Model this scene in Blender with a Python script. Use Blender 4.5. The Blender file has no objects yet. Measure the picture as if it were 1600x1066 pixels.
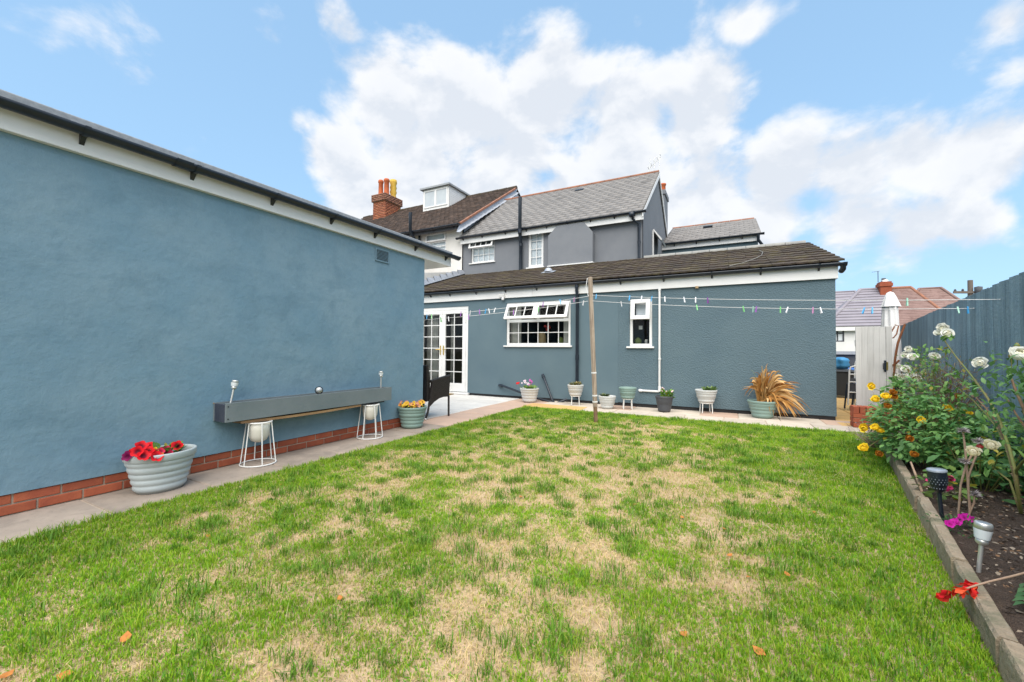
import bpy, math, random
import numpy as np
from mathutils import Matrix, Vector
random.seed(7); RNG = np.random.default_rng(7)
rad = math.radians
SC = bpy.context.scene
COL = SC.collection

# ------------------------------------------------------------------ camera
F, CH = 644.0, 1.1                       # focal length in pixels of the 1600 px photograph, eye height
CAMROT = Matrix.Rotation(rad(27.9), 3, 'Z') @ Matrix.Rotation(rad(91.36), 3, 'X') @ Matrix.Rotation(rad(.48), 3, 'Z')
cd = bpy.data.cameras.new('camera'); cam = bpy.data.objects.new('camera', cd); COL.objects.link(cam)
cd.sensor_width = 36; cd.lens = 36 * F / 1600; cd.clip_start = .05; cd.clip_end = 3000
cam.matrix_world = Matrix.Translation((0, 0, CH)) @ CAMROT.to_4x4()
SC.camera = cam
def ray(x, y): return CAMROT @ Vector(((x - 800) / F, -(y - 533) / F, -1))
def pz(x, y, z=0.0):
    d = ray(x, y); return Vector((0, 0, CH)) + d * ((z - CH) / d.z)
def pY(x, y, Y):
    d = ray(x, y); return Vector((0, 0, CH)) + d * (Y / d.y)
def pX(x, y, X):
    d = ray(x, y); return Vector((0, 0, CH)) + d * (X / d.x)
def ppl(x, y, p, n):
    d = ray(x, y); o = Vector((0, 0, CH)); return o + d * ((Vector(p) - o).dot(Vector(n)) / d.dot(Vector(n)))

# ------------------------------------------------------------------ light and sky
SUN_DIR = Vector((.16, -.68, 1.12)).normalized()       # towards the sun
sl = bpy.data.lights.new('sun', 'SUN'); so = bpy.data.objects.new('sun', sl); COL.objects.link(so)
sl.energy = 3.0; sl.angle = rad(75); sl.color = (1, .93, .84)
so.rotation_euler = SUN_DIR.to_track_quat('Z', 'Y').to_euler()
so.location = (20, -20, 40)
SC.view_settings.view_transform = 'Standard'; SC.view_settings.look = 'None'
SC.view_settings.exposure = 1.0; SC.view_settings.gamma = 1.0; SC.view_settings.use_curve_mapping = False

W = bpy.data.worlds.new('World'); SC.world = W; W.use_nodes = True
def build_world():
    nt = W.node_tree; N = nt.nodes; L = nt.links; N.clear()
    def nd(t, **k):
        n = N.new(t)
        for a, b in k.items(): setattr(n, a, b)
        return n
    def mth(op, a, b=None, c=None, clamp=False):
        n = nd('ShaderNodeMath', operation=op, use_clamp=clamp)
        for i, v in enumerate((a, b, c)):
            if v is None: continue
            if isinstance(v, (int, float)): n.inputs[i].default_value = v
            else: L.new(v, n.inputs[i])
        return n.outputs[0]
    def mixc(f, a, b):
        n = nd('ShaderNodeMix', data_type='RGBA')
        for s, v in ((n.inputs[0], f), (n.inputs[6], a), (n.inputs[7], b)):
            if isinstance(v, (tuple, float, int)): s.default_value = v
            else: L.new(v, s)
        return n.outputs[2]
    sky = nd('ShaderNodeTexSky', sky_type='NISHITA'); sky.sun_disc = False
    sky.sun_elevation = math.asin(SUN_DIR.z); sky.sun_rotation = math.atan2(SUN_DIR.x, SUN_DIR.y)
    sky.air_density = 1.0; sky.dust_density = .3; sky.ozone_density = 1.2
    tint = nd('ShaderNodeMix', data_type='RGBA', blend_type='MULTIPLY'); tint.inputs[0].default_value = 1
    gm = nd('ShaderNodeGamma'); gm.inputs[1].default_value = .3; L.new(sky.outputs[0], gm.inputs[0])
    L.new(gm.outputs[0], tint.inputs[6]); tint.inputs[7].default_value = SKYT
    geo = nd('ShaderNodeTexCoord'); D = geo.outputs['Generated']
    # cloud cover: soft lobes where the big cumulus stand, the rest broken cloud
    lobes = [(600,165,105),(720,180,125),(860,165,118),(985,170,110),(1085,190,88),(800,255,160),(960,260,140),
             (525,240,62),(650,260,100),(1205,280,95),(1330,275,85),(1430,240,80),(1530,245,105),(1190,350,115),
             (1330,345,100),(1110,310,105),(1515,350,75),(900,320,165),(740,310,110),(430,62,50),(545,52,56),(1000,38,42),
             (1575,30,85),(1585,105,50),(1165,30,44),(560,290,62),(1420,370,85),(480,195,45)]
    acc = None
    for (x, y, r) in lobes:
        v = ray(x, y); ln = v.length; v = v.normalized()
        vd = nd('ShaderNodeVectorMath', operation='DISTANCE'); L.new(D, vd.inputs[0]); vd.inputs[1].default_value = v
        R = r / F / ln / (1 + .35 * (ln - 1))
        o = mth('MULTIPLY_ADD', vd.outputs['Value'], -1.0 / (1.42 * R), 1.0, clamp=True)
        if r < 60: o = mth('MULTIPLY', o, .58)
        acc = o if acc is None else mth('SMOOTH_MAX', acc, o, .12)
    # noise coordinates: flattened a little so that clouds lie in layers
    sc1 = nd('ShaderNodeVectorMath', operation='MULTIPLY'); L.new(D, sc1.inputs[0]); sc1.inputs[1].default_value = (1, 1, 1.45)
    def fbm(vec, scale, det, rough=.55, dist=.0):
        n = nd('ShaderNodeTexNoise'); L.new(vec, n.inputs['Vector']); n.inputs['Scale'].default_value = scale
        n.inputs['Detail'].default_value = det; n.inputs['Roughness'].default_value = rough; n.inputs['Distortion'].default_value = dist
        return n.outputs['Fac']
    off = nd('ShaderNodeVectorMath', operation='ADD'); L.new(sc1.outputs[0], off.inputs[0])
    off.inputs[1].default_value = (SUN_DIR.x * .035, SUN_DIR.y * .035, .06)
    n1 = fbm(sc1.outputs[0], 5.6, 10, .56, .2); n2 = fbm(off.outputs[0], 5.6, 7, .53, .2)
    nb = fbm(sc1.outputs[0], 2.1, 3, .5)
    # away from the view the same broken cloud goes on
    ctr = nd('ShaderNodeVectorMath', operation='DOT_PRODUCT'); L.new(D, ctr.inputs[0]); ctr.inputs[1].default_value = ray(800, 200).normalized()
    away = mth('MULTIPLY_ADD', ctr.outputs['Value'], -2.2, 1.0, clamp=True)
    far = mth('MULTIPLY', away, mth('MULTIPLY_ADD', nb, 3.2, -1.05, clamp=True))
    cover = mth('MAXIMUM', acc, far)
    def dens(n): return mth('ADD', mth('MULTIPLY', cover, 1.45), mth('MULTIPLY_ADD', n, 2.8, -1.90))
    d1 = dens(n1); d2 = dens(n2)
    def smooth(v, a, b):
        n = nd('ShaderNodeMapRange', interpolation_type='SMOOTHSTEP'); L.new(v, n.inputs['Value'])
        n.inputs['From Min'].default_value = a; n.inputs['From Max'].default_value = b
        return n.outputs[0]
    a = smooth(d1, -.10, .50)
    light = smooth(mth('SUBTRACT', d1, d2), -.30, .26)
    thick = smooth(d1, .35, 1.15)
    lit = mth('SUBTRACT', light, mth('MULTIPLY', thick, .30), clamp=True)
    k = CLOUD
    ccol = mixc(lit, (.77 * k, .81 * k, .875 * k, 1), (.98 * k, .985 * k, 1.0 * k, 1))
    out = mixc(mth('MULTIPLY', a, .93), tint.outputs[2], ccol)
    bg = nd('ShaderNodeBackground'); L.new(out, bg.inputs[0]); bg.inputs[1].default_value = .1
    o = nd('ShaderNodeOutputWorld'); L.new(bg.outputs[0], o.inputs[0])
SKYT = (1.80, 2.60, 3.32, 1); CLOUD = 5.2
build_world()

# ------------------------------------------------------------------ helpers
class MB:
    """collects shapes, then links them as ONE mesh object"""
    def __init__(s): s.v = []; s.f = []; s.m = []; s.sm = []
    def add(s, vs, fs, mi=0, smooth=False):
        b = len(s.v); s.v += [tuple(v) for v in vs]
        for f in fs: s.f.append([i + b for i in f]); s.m.append(mi); s.sm.append(smooth)
        return s
    def box(s, c, d, M=None, mi=0):
        x, y, z = d[0] / 2, d[1] / 2, d[2] / 2
        vs = [Vector((a * x, b * y, e * z)) for a in (-1, 1) for b in (-1, 1) for e in (-1, 1)]
        if M is not None: vs = [M @ v for v in vs]
        vs = [v + Vector(c) for v in vs]
        return s.add(vs, [(0, 1, 3, 2), (4, 6, 7, 5), (0, 4, 5, 1), (2, 3, 7, 6), (0, 2, 6, 4), (1, 5, 7, 3)], mi)
    def span(s, a, b, mi=0):
        return s.box([(a[i] + b[i]) / 2 for i in range(3)], [abs(b[i] - a[i]) for i in range(3)], None, mi)
    def tube(s, pts, r, n=8, cap=True, mi=0, smooth=True):
        pts = [Vector(p) for p in pts]; m = len(pts); rr = r if isinstance(r, (list, tuple)) else [r] * m
        vs = []; up = None
        for i, p in enumerate(pts):
            t = (pts[min(i + 1, m - 1)] - pts[max(i - 1, 0)]).normalized()
            if up is None:
                up = t.orthogonal().normalized()
            up = (up - t * up.dot(t)).normalized(); w = t.cross(up)
            for k in range(n):
                a = 2 * math.pi * k / n; vs.append(p + (up * math.cos(a) + w * math.sin(a)) * rr[i])
        fs = [(i * n + k, i * n + (k + 1) % n, (i + 1) * n + (k + 1) % n, (i + 1) * n + k) for i in range(m - 1) for k in range(n)]
        s.add(vs, fs, mi, smooth)
        if cap:
            s.add(vs[:n], [tuple(range(n))[::-1]], mi); s.add(vs[-n:], [tuple(range(n))], mi)
        return s
    def lathe(s, prof, c=(0, 0, 0), n=24, sx=1, sy=1, mi=0, smooth=True):
        vs = []
        for (r, z) in prof:
            for k in range(n):
                a = 2 * math.pi * k / n; vs.append((c[0] + r * sx * math.cos(a), c[1] + r * sy * math.sin(a), c[2] + z))
        m = len(prof)
        fs = [(i * n + k, i * n + (k + 1) % n, (i + 1) * n + (k + 1) % n, (i + 1) * n + k) for i in range(m - 1) for k in range(n)]
        return s.add(vs, fs, mi, smooth)
    def prism(s, poly, a, b, mi=0):
        """poly: list of points; extruded from offset a to offset b (vectors)"""
        n = len(poly); a = Vector(a); b = Vector(b)
        vs = [Vector(p) + a for p in poly] + [Vector(p) + b for p in poly]
        fs = [tuple(range(n))[::-1], tuple(range(n, 2 * n))] + [(i, (i + 1) % n, n + (i + 1) % n, n + i) for i in range(n)]
        return s.add(vs, fs, mi)
    def quad(s, a, b, c, d, mi=0): return s.add([a, b, c, d], [(0, 1, 2, 3)], mi)
    def mesh(s, name, mats):
        me = bpy.data.meshes.new(name); me.from_pydata(s.v, [], s.f)
        for m in (mats if isinstance(mats, (list, tuple)) else [mats]): me.materials.append(MAT[m] if isinstance(m, str) else m)
        me.polygons.foreach_set('material_index', s.m); me.polygons.foreach_set('use_smooth', s.sm); me.update()
        return me
    def build(s, name, mats, parent=None, bevel=0, loc=None, rot=None):
        o = link(name, s.mesh(name, mats), parent, loc, rot)
        if bevel:
            b = o.modifiers.new('bevel', 'BEVEL'); b.width = bevel; b.segments = 2; b.limit_method = 'ANGLE'; b.angle_limit = rad(40)
        return o
def link(name, me, parent=None, loc=None, rot=None):
    o = bpy.data.objects.new(name, me); COL.objects.link(o)
    if parent is not None: o.parent = parent
    if loc is not None: o.location = loc
    if rot is not None: o.rotation_euler = rot
    return o
def tag(o, label=None, cat=None, group=None, kind=None):
    if label: o['label'] = label
    if cat: o['category'] = cat
    if group: o['group'] = group
    if kind: o['kind'] = kind
    return o
def thing(name, label, cat, loc=(0, 0, 0), rz=0, group=None):
    o = bpy.data.objects.new(name, None); COL.objects.link(o); o.empty_display_size = .1
    o.location = loc; o.rotation_euler = (0, 0, rz); return tag(o, label, cat, group)
def wall_grid(x0, x1, z0, z1, holes, depth, tf, mb=None, mi=0):
    """wall face in (u,v) with real openings and their reveals; tf(u, v, w) -> world, w = depth into the wall"""
    mb = mb or MB()
    us = sorted(set([x0, x1] + [h[i] for h in holes for i in (0, 1)])); vs = sorted(set([z0, z1] + [h[i] for h in holes for i in (2, 3)]))
    inh = lambda u, v: any(h[0] < u < h[1] and h[2] < v < h[3] for h in holes)
    for i in range(len(us) - 1):
        for j in range(len(vs) - 1):
            if inh((us[i] + us[i + 1]) / 2, (vs[j] + vs[j + 1]) / 2): continue
            mb.quad(tf(us[i], vs[j], 0), tf(us[i + 1], vs[j], 0), tf(us[i + 1], vs[j + 1], 0), tf(us[i], vs[j + 1], 0), mi)
    for (a, b, c, d) in list(holes) + [(x0, x1, z0, z1)]:
        for (p, q) in (((a, c), (b, c)), ((b, c), (b, d)), ((b, d), (a, d)), ((a, d), (a, c))):
            mb.quad(tf(p[0], p[1], 0), tf(p[0], p[1], depth), tf(q[0], q[1], depth), tf(q[0], q[1], 0), mi)
    return mb

# ------------------------------------------------------------------ materials
MAT = {}
def mat(name, col, col2=None, rough=.6, vscale=3.0, vdet=5, bump=0, bscale=60, bdist=.01, metal=0, rand=0, spec=.35, spots=None, streak=None, attr=None, trans=0, vlo=.35, vhi=.65, coat=0):
    m = bpy.data.materials.new(name); m.use_nodes = True; nt = m.node_tree; N = nt.nodes; L = nt.links
    P = N['Principled BSDF']; P.inputs['Roughness'].default_value = rough; P.inputs['Metallic'].default_value = metal
    P.inputs['Specular IOR Level'].default_value = spec; P.inputs['Coat Weight'].default_value = coat
    geo = N.new('ShaderNodeNewGeometry'); pos = geo.outputs['Position']
    def noise(scale, det=5, rough_=.6, vec=None, dist=0):
        n = N.new('ShaderNodeTexNoise'); L.new(vec or pos, n.inputs['Vector']); n.inputs['Scale'].default_value = scale
        n.inputs['Detail'].default_value = det; n.inputs['Roughness'].default_value = rough_; n.inputs['Distortion'].default_value = dist; return n.outputs['Fac']
    def rng(v, a, b, c=0, d=1):
        n = N.new('ShaderNodeMapRange'); L.new(v, n.inputs[0])
        for i, k in enumerate((a, b, c, d)): n.inputs[i + 1].default_value = k
        return n.outputs[0]
    def mix(f, a, b, bt='MIX'):
        n = N.new('ShaderNodeMix'); n.data_type = 'RGBA'; n.blend_type = bt
        for s, v in ((n.inputs[0], f), (n.inputs[6], a), (n.inputs[7], b)):
            if isinstance(v, (tuple, list)): s.default_value = (*v[:3], 1)
            elif isinstance(v, (int, float)): s.default_value = v
            else: L.new(v, s)
        return n.outputs[2]
    if attr:
        a = N.new('ShaderNodeAttribute'); a.attribute_name = attr; c = a.outputs['Color']
        if col2: c = mix(rng(noise(vscale, vdet), vlo, vhi, 0, .4), c, col2)
    else:
        c = mix(rng(noise(vscale, vdet), vlo, vhi), col, col2) if col2 else None
        if c is None: c = mix(0.0, col, col)
    if streak:
        mp = N.new('ShaderNodeMapping'); L.new(pos, mp.inputs[0]); mp.inputs['Scale'].default_value = streak[0]
        c = mix(rng(noise(1, 6, .65, mp.outputs[0]), streak[3], streak[4], 0, streak[2]), c, streak[1])
    if spots:
        for (sc_, colr, lo, hi, amt) in spots: c = mix(rng(noise(sc_, 6, .65), lo, hi, 0, amt), c, colr)
    if rand:
        oi = N.new('ShaderNodeObjectInfo'); hsv = N.new('ShaderNodeHueSaturation'); L.new(c, hsv.inputs['Color'])
        L.new(rng(oi.outputs['Random'], 0, 1, 1 - rand, 1 + rand), hsv.inputs['Value'])
        c = hsv.outputs[0]
    L.new(c, P.inputs['Base Color'])
    if bump:
        bs = bump if isinstance(bump, list) else [(bump, bscale, bdist)]
        prev = None
        for (st, sc_, ds) in bs:
            b = N.new('ShaderNodeBump'); b.inputs['Strength'].default_value = st; b.inputs['Distance'].default_value = ds
            L.new(noise(sc_, 4), b.inputs['Height'])
            if prev: L.new(prev, b.inputs['Normal'])
            prev = b.outputs[0]
        L.new(prev, P.inputs['Normal'])
    if trans:
        t = N.new('ShaderNodeBsdfTranslucent'); L.new(c, t.inputs[0]); ms = N.new('ShaderNodeMixShader'); ms.inputs[0].default_value = trans
        L.new(P.outputs[0], ms.inputs[1]); L.new(t.outputs[0], ms.inputs[2]); L.new(ms.outputs[0], N['Material Output'].inputs[0])
    MAT[name] = m; return m
mat('render_garage', (.155, .268, .352), (.20, .305, .375), rough=.75, vscale=1.5, vdet=9, bump=[(.28, 5, .03), (.4, 26, .008), (.35, 160, .003)], spots=[(.7, (.145, .27, .365), .5, .7, .6), (3.2, (.115, .205, .27), .53, .72, .55), (11, (.13, .225, .295), .5, .72, .4), (45, (.22, .32, .375), .58, .75, .3)], streak=((1.5, 1.5, 5), (.12, .215, .285), .7, .52, .72))
mat('render_house', (.098, .152, .183), (.112, .168, .196), rough=.8, vscale=1.5, vdet=6, bump=[(.4, 130, .004)])
mat('render_rough', (.098, .152, .183), (.112, .168, .196), rough=.8, vscale=1.5, vdet=6, bump=[(1.0, 42, .02), (.4, 110, .006)])
mat('render_grey', (.172, .186, .208), (.195, .208, .228), rough=.85, vscale=2, bump=[(.6, 60, .008)])
mat('render_white', (.62, .61, .57), (.72, .71, .68), rough=.85, vscale=1.5, bump=[(.5, 50, .008)], spots=[(2.2, (.42, .40, .36), .58, .75, .5)])
mat('white_upvc', (.80, .80, .79), (.74, .74, .73), rough=.28, vscale=2, spec=.5)
mat('white_metal', (.78, .78, .76), rough=.4)
mat('black_plastic', (.010, .016, .026), (.016, .024, .036), rough=.35, vscale=8, spec=.5)
mat('bitumen', (.018, .018, .02), (.03, .03, .032), rough=.8, vscale=8, bump=.4)
mat('felt', (.27, .29, .31), (.36, .38, .40), rough=.9, vscale=30, bump=.6, bscale=200, bdist=.004)
mat('brick', (.38, .105, .05), (.30, .075, .04), rough=.85, vscale=9, bump=[(.5, 120, .004)], rand=.22, spots=[(14, (.5, .3, .22), .66, .8, .5), (5, (.16, .06, .05), .66, .8, .5)])
mat('brick_chimney', (.34, .12, .06), (.24, .07, .04), rough=.9, vscale=7, bump=.5, attr='tint', spots=[(4, (.10, .05, .04), .6, .75, .6)])
mat('mortar', (.48, .40, .31), (.40, .33, .26), rough=.95, vscale=30, bump=.6, bscale=200, bdist=.004)
mat('concrete_path', (.40, .325, .265), (.315, .26, .215), rough=.9, vscale=4, vdet=8, bump=[(.5, 160, .004)], rand=.07, spots=[(3, (.19, .165, .14), .5, .7, .7), (14, (.22, .19, .16), .55, .7, .5), (60, (.58, .52, .46), .66, .8, .5)])
mat('slab_pink', (.52, .37, .28), (.46, .33, .26), rough=.9, vscale=4, bump=[(.4, 160, .003)], rand=.08, spots=[(5, (.3, .25, .2), .6, .8, .5)])
mat('slab_grey', (.56, .49, .41), (.47, .41, .34), rough=.9, vscale=5, bump=[(.4, 160, .003)], rand=.08, spots=[(5, (.28, .26, .23), .58, .8, .6)])
mat('slab_ochre', (.60, .38, .15), (.52, .34, .14), rough=.9, vscale=5, bump=[(.4, 160, .003)], rand=.08, spots=[(5, (.33, .25, .14), .6, .8, .5)])
mat('slab_patio', (.66, .64, .60), (.58, .56, .53), rough=.6, vscale=3, bump=[(.2, 100, .003)], rand=.05, streak=((3, 14, 1), (.44, .44, .43), .6, .5, .7))
mat('soil_base', (.42, .30, .18), (.52, .39, .245), rough=.95, vscale=9, vdet=8, bump=[(.8, 60, .02)], spots=[(18, (.16, .12, .075), .56, .72, .7)])
mat('ground_far', (.10, .12, .06), (.16, .15, .10), rough=.95, vscale=.5)
mat('bed_soil', (.095, .064, .046), (.14, .097, .072), rough=.95, vscale=14, vdet=8, bump=[(1, 40, .03), (.8, 160, .01)], spots=[(45, (.16, .12, .09), .62, .72, .8)])
mat('chip', (.2, .14, .1), rough=.9, attr='tint')
mat('grass', (.1, .2, .03), rough=.55, attr='tint', trans=.3, spec=.25)
mat('leaf', (.06, .12, .03), rough=.45, attr='tint', trans=.3, spec=.4)
mat('petal', (.8, .5, .05), rough=.6, attr='tint', trans=.15, spec=.2)
mat('stem_green', (.14, .19, .04), (.22, .17, .06), rough=.6, vscale=8)
mat('stem_brown', (.17, .10, .06), (.25, .16, .09), rough=.8, vscale=14)
mat('stem_dry', (.45, .32, .22), (.36, .24, .17), rough=.8, vscale=20)
mat('tile_concrete', (.072, .052, .040), (.045, .037, .031), rough=.95, vscale=5, vdet=8, bump=[(.7, 60, .01), (.5, 220, .004)], rand=.22,
    spots=[(6, (.10, .085, .03), .55, .70, .75), (16, (.05, .045, .02), .55, .68, .7), (9, (.36, .33, .26), .68, .72, .9), (2.2, (.12, .10, .04), .5, .68, .5)])
mat('slate', (.24, .23, .225), (.30, .29, .28), rough=.75, attr='tint', bump=.4, bscale=80)
mat('tile_brown', (.1, .07, .06), (.05, .04, .035), rough=.9, attr='tint', vscale=4, bump=.5, bscale=60, spots=[(7, (.17, .12, .09), .6, .75, .5)])
mat('ridge_tile', (.34, .15, .09), (.22, .11, .075), rough=.85, vscale=5, bump=.4)
mat('ridge_grey', (.24, .24, .23), (.30, .30, .28), rough=.85, vscale=5, bump=.4)
mat('lead', (.32, .35, .40), (.42, .45, .50), rough=.55, vscale=5, metal=.3)
mat('pot_terracotta', (.52, .13, .045), (.40, .10, .04), rough=.8, vscale=10)
mat('pot_buff', (.62, .40, .06), (.52, .33, .06), rough=.8, vscale=10)
mat('plastic_grey', (.40, .45, .46), (.44, .49, .50), rough=.5, vscale=4, spec=.4)
mat('plastic_pale', (.50, .51, .50), (.56, .57, .56), rough=.5, vscale=4, spec=.4)
mat('plastic_sage', (.20, .30, .265), (.235, .335, .30), rough=.5, vscale=4, spec=.4)
mat('plastic_char', (.055, .06, .072), (.075, .08, .09), rough=.5, vscale=4, spec=.4)
mat('ceramic_cream', (.70, .68, .60), (.64, .62, .55), rough=.35, vscale=5, spec=.5)
mat('compost', (.03, .022, .016), (.06, .045, .03), rough=.95, vscale=40, bump=1, bscale=90, bdist=.02)
mat('trough_paint', (.15, .185, .195), (.19, .22, .23), rough=.6, vscale=3, vdet=8, streak=((.8, 3, 30), (.18, .20, .21), .6, .5, .7), bump=[(.3, 60, .004)])
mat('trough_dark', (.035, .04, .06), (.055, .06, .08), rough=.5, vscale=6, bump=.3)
mat('raw_wood', (.42, .26, .13), (.30, .18, .09), rough=.8, streak=((4, 1, 30), (.22, .13, .07), .7, .45, .65), bump=.4, bscale=40)
mat('post_wood', (.36, .29, .22), (.45, .37, .29), rough=.85, vscale=4, streak=((30, 30, 1.6), (.17, .12, .09), .8, .45, .65), bump=[(.5, 60, .005)])
mat('sleeper', (.31, .24, .165), (.42, .33, .235), rough=.9, vscale=6, vdet=8, rand=.14, bump=[(.9, 45, .014), (.6, 150, .005)], spots=[(6, (.17, .165, .10), .48, .64, .85), (22, (.48, .42, .33), .55, .7, .6), (70, (.18, .14, .10), .58, .7, .6)])
mat('fence_paint', (.18, .265, .32), (.225, .315, .365), rough=.75, vscale=3, vdet=6, rand=.16, streak=((22, 22, 1.2), (.10, .165, .21), .8, .45, .66), bump=[(.7, 35, .012)])
mat('gate_paint', (.52, .51, .49), (.46, .455, .44), rough=.7, rand=.06, streak=((40, 40, 1.5), (.36, .35, .33), .7, .5, .7), bump=[(.4, 60, .004)])
mat('rattan', (.014, .012, .012), (.03, .026, .024), rough=.5, vscale=60, bump=[(.8, 140, .006)])
mat('steel', (.70, .70, .68), rough=.42, metal=.75)
mat('brass', (.75, .52, .16), rough=.3, metal=1)
mat('rust', (.16, .055, .025), (.26, .11, .05), rough=.9, vscale=20, bump=.5)
mat('canvas', (.78, .78, .77), (.70, .70, .70), rough=.85, vscale=5, bump=[(.3, 30, .01)])
mat('dark_room', (.03, .028, .026), (.045, .04, .036), rough=.9)
mat('curtain', (.62, .60, .55), (.50, .48, .44), rough=.9, vscale=4, streak=((45, 45, .3), (.38, .37, .34), .8, .45, .6))
mat('blind', (.78, .82, .84), (.68, .73, .76), rough=.8, vscale=2)
mat('pane_light', (.52, .57, .60), (.46, .51, .55), rough=.06, spec=.6); mat('red_item', (.45, .05, .04), rough=.5); mat('tan_item', (.42, .30, .16), rough=.6)
mat('paper', (.7, .68, .66), rough=.8); mat('green_item', (.16, .2, .05), rough=.7)
mat('line_white', (.72, .72, .72), rough=.5)
for k, c in dict(blue=(.05, .35, .70), purple=(.30, .10, .42), green=(.22, .62, .22), white=(.72, .73, .76), mint=(.35, .62, .50), pink=(.55, .25, .45)).items(): mat('peg_' + k, c, rough=.4)
mat('tile_far_grey', (.22, .205, .235), (.27, .25, .28), rough=.8, vscale=.8)
mat('tile_far_red', (.19, .122, .107), (.25, .165, .145), rough=.9, vscale=1.2, vdet=8, spots=[(2.5, (.12, .065, .055), .5, .7, .7)])
mat('far_white', (.74, .74, .73), (.68, .68, .67), rough=.9, vscale=1)
mat('far_dark', (.06, .065, .075), (.08, .085, .095), rough=.8)
mat('blue_tarp', (.05, .16, .50), rough=.5); mat('bin_grey', (.03, .035, .04), rough=.5); mat('blue_bag', (.06, .26, .50), rough=.4)
mat('mat_brown', (.22, .14, .04), rough=.95)
mat('dead_leaf', (.55, .30, .09), rough=.75, attr='tint', trans=.2, spec=.25)
mat('fallen', (.55, .22, .05), (.42, .15, .04), rough=.8, vscale=60, trans=.15)
mat('red_petal', (.75, .035, .02), (.62, .02, .025), rough=.5, vscale=25, trans=.25)
mat('solar_cell', (.30, .34, .40), rough=.2, spec=.5)
mat('utility_wood', (.16, .13, .11), rough=.9)
def glass_mat(name, tint, refl):
    m = bpy.data.materials.new(name); m.use_nodes = True; nt = m.node_tree; N = nt.nodes; L = nt.links
    N.remove(N['Principled BSDF']); t = N.new('ShaderNodeBsdfTransparent'); t.inputs[0].default_value = (*tint, 1)
    g = N.new('ShaderNodeBsdfGlossy'); g.inputs['Roughness'].default_value = .06; g.inputs[0].default_value = (1, 1, 1, 1)
    f = N.new('ShaderNodeFresnel'); f.inputs[0].default_value = refl; ms = N.new('ShaderNodeMixShader')
    L.new(f.outputs[0], ms.inputs[0]); L.new(t.outputs[0], ms.inputs[1]); L.new(g.outputs[0], ms.inputs[2]); L.new(ms.outputs[0], N['Material Output'].inputs[0])
    MAT[name] = m
glass_mat('glass', (.82, .86, .86), 1.36); glass_mat('glass_up', (.97, .99, 1.0), 1.36); glass_mat('glass_vent', (.75, .80, .82), 1.12); glass_mat('ball_glass', (.9, .93, .95), 1.6)

def tint_mesh(name, verts, faces, cols, material, smooth=False):
    """numpy arrays: one joined mesh, per-vertex colour 'tint'"""
    verts = np.asarray(verts, dtype=np.float32); faces = np.asarray(faces, dtype=np.int32); k = faces.shape[1]
    me = bpy.data.meshes.new(name); me.vertices.add(len(verts)); me.vertices.foreach_set('co', verts.ravel())
    me.loops.add(faces.size); me.loops.foreach_set('vertex_index', faces.ravel())
    me.polygons.add(len(faces)); me.polygons.foreach_set('loop_start', np.arange(0, faces.size, k, dtype=np.int32))
    a = me.attributes.new('tint', 'FLOAT_COLOR', 'POINT'); c = np.ones((len(verts), 4), np.float32); c[:, :3] = cols; a.data.foreach_set('color', c.ravel())
    me.materials.append(MAT[material]); me.update(calc_edges=True)
    if smooth: me.polygons.foreach_set('use_smooth', np.ones(len(faces), bool))
    return me
def vnoise(x, y, seed=0):
    def h(i, j):
        n = np.sin(i * 127.1 + j * 311.7 + seed * 74.7) * 43758.5453; return n - np.floor(n)
    i, j = np.floor(x), np.floor(y); u, v = x - i, y - j; u = u * u * (3 - 2 * u); v = v * v * (3 - 2 * v)
    return (h(i, j) * (1 - u) + h(i + 1, j) * u) * (1 - v) + (h(i, j + 1) * (1 - u) + h(i + 1, j + 1) * u) * v
def fbm(x, y, oct=4, seed=0):
    s, a, t = 0, 1, 0
    for o in range(oct): s = s + a * vnoise(x * 2 ** o, y * 2 ** o, seed + o); t += a; a *= .55
    return s / t

# ================================================================== SETTING
FA = rad(10.4); FP = Vector((2.04, 4.7, 0)); FD = Vector((math.sin(FA), math.cos(FA), 0)); FN = Vector((-math.cos(FA), math.sin(FA), 0))
K0 = pz(1411, 742, .12); K1 = pz(1577, 1030, .12); KD = (K0 - K1); KD.z = 0; KD.normalize(); KN = Vector((-KD.y, KD.x, 0))   # KN points to the lawn
def kerb_at(Y): t = (Y - K0.y) / KD.y; return K0.x + KD.x * t
def fence_at(Y): return FP.x + FD.x * (Y - FP.y) / FD.y
LX, LY = -3.59, 7.34          # lawn edges at the garage path and at the house path

g = MB(); ys = [-600, -40, 17, 24, 30, 120, 900]; zs = [-.07, -.07, -.07, -1.2, -2.2, -2.2, -2.2]
vs = [(x, y, z) for y, z in zip(ys, zs) for x in (-700, 700)]
g.add(vs, [(2 * i, 2 * i + 1, 2 * i + 3, 2 * i + 2) for i in range(len(ys) - 1)])
tag(g.build('ground', 'ground_far'), kind='structure')
# lawn soil
nx, ny = 60, 90; vs = []
for j in range(ny + 1):
    y = -1.6 + (LY + 1.6) * j / ny; xr = kerb_at(y) + .03
    for i in range(nx + 1):
        x = LX + (xr - LX) * i / nx; vs.append((x, y, float(.012 * (fbm(np.array(x * 2.), np.array(y * 2.), 3) - .5)) - .004))
g = MB().add(vs, [(j * (nx + 1) + i, j * (nx + 1) + i + 1, (j + 1) * (nx + 1) + i + 1, (j + 1) * (nx + 1) + i) for j in range(ny) for i in range(nx)], 0, True)
tag(g.build('lawn', 'soil_base'), kind='structure')
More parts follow.
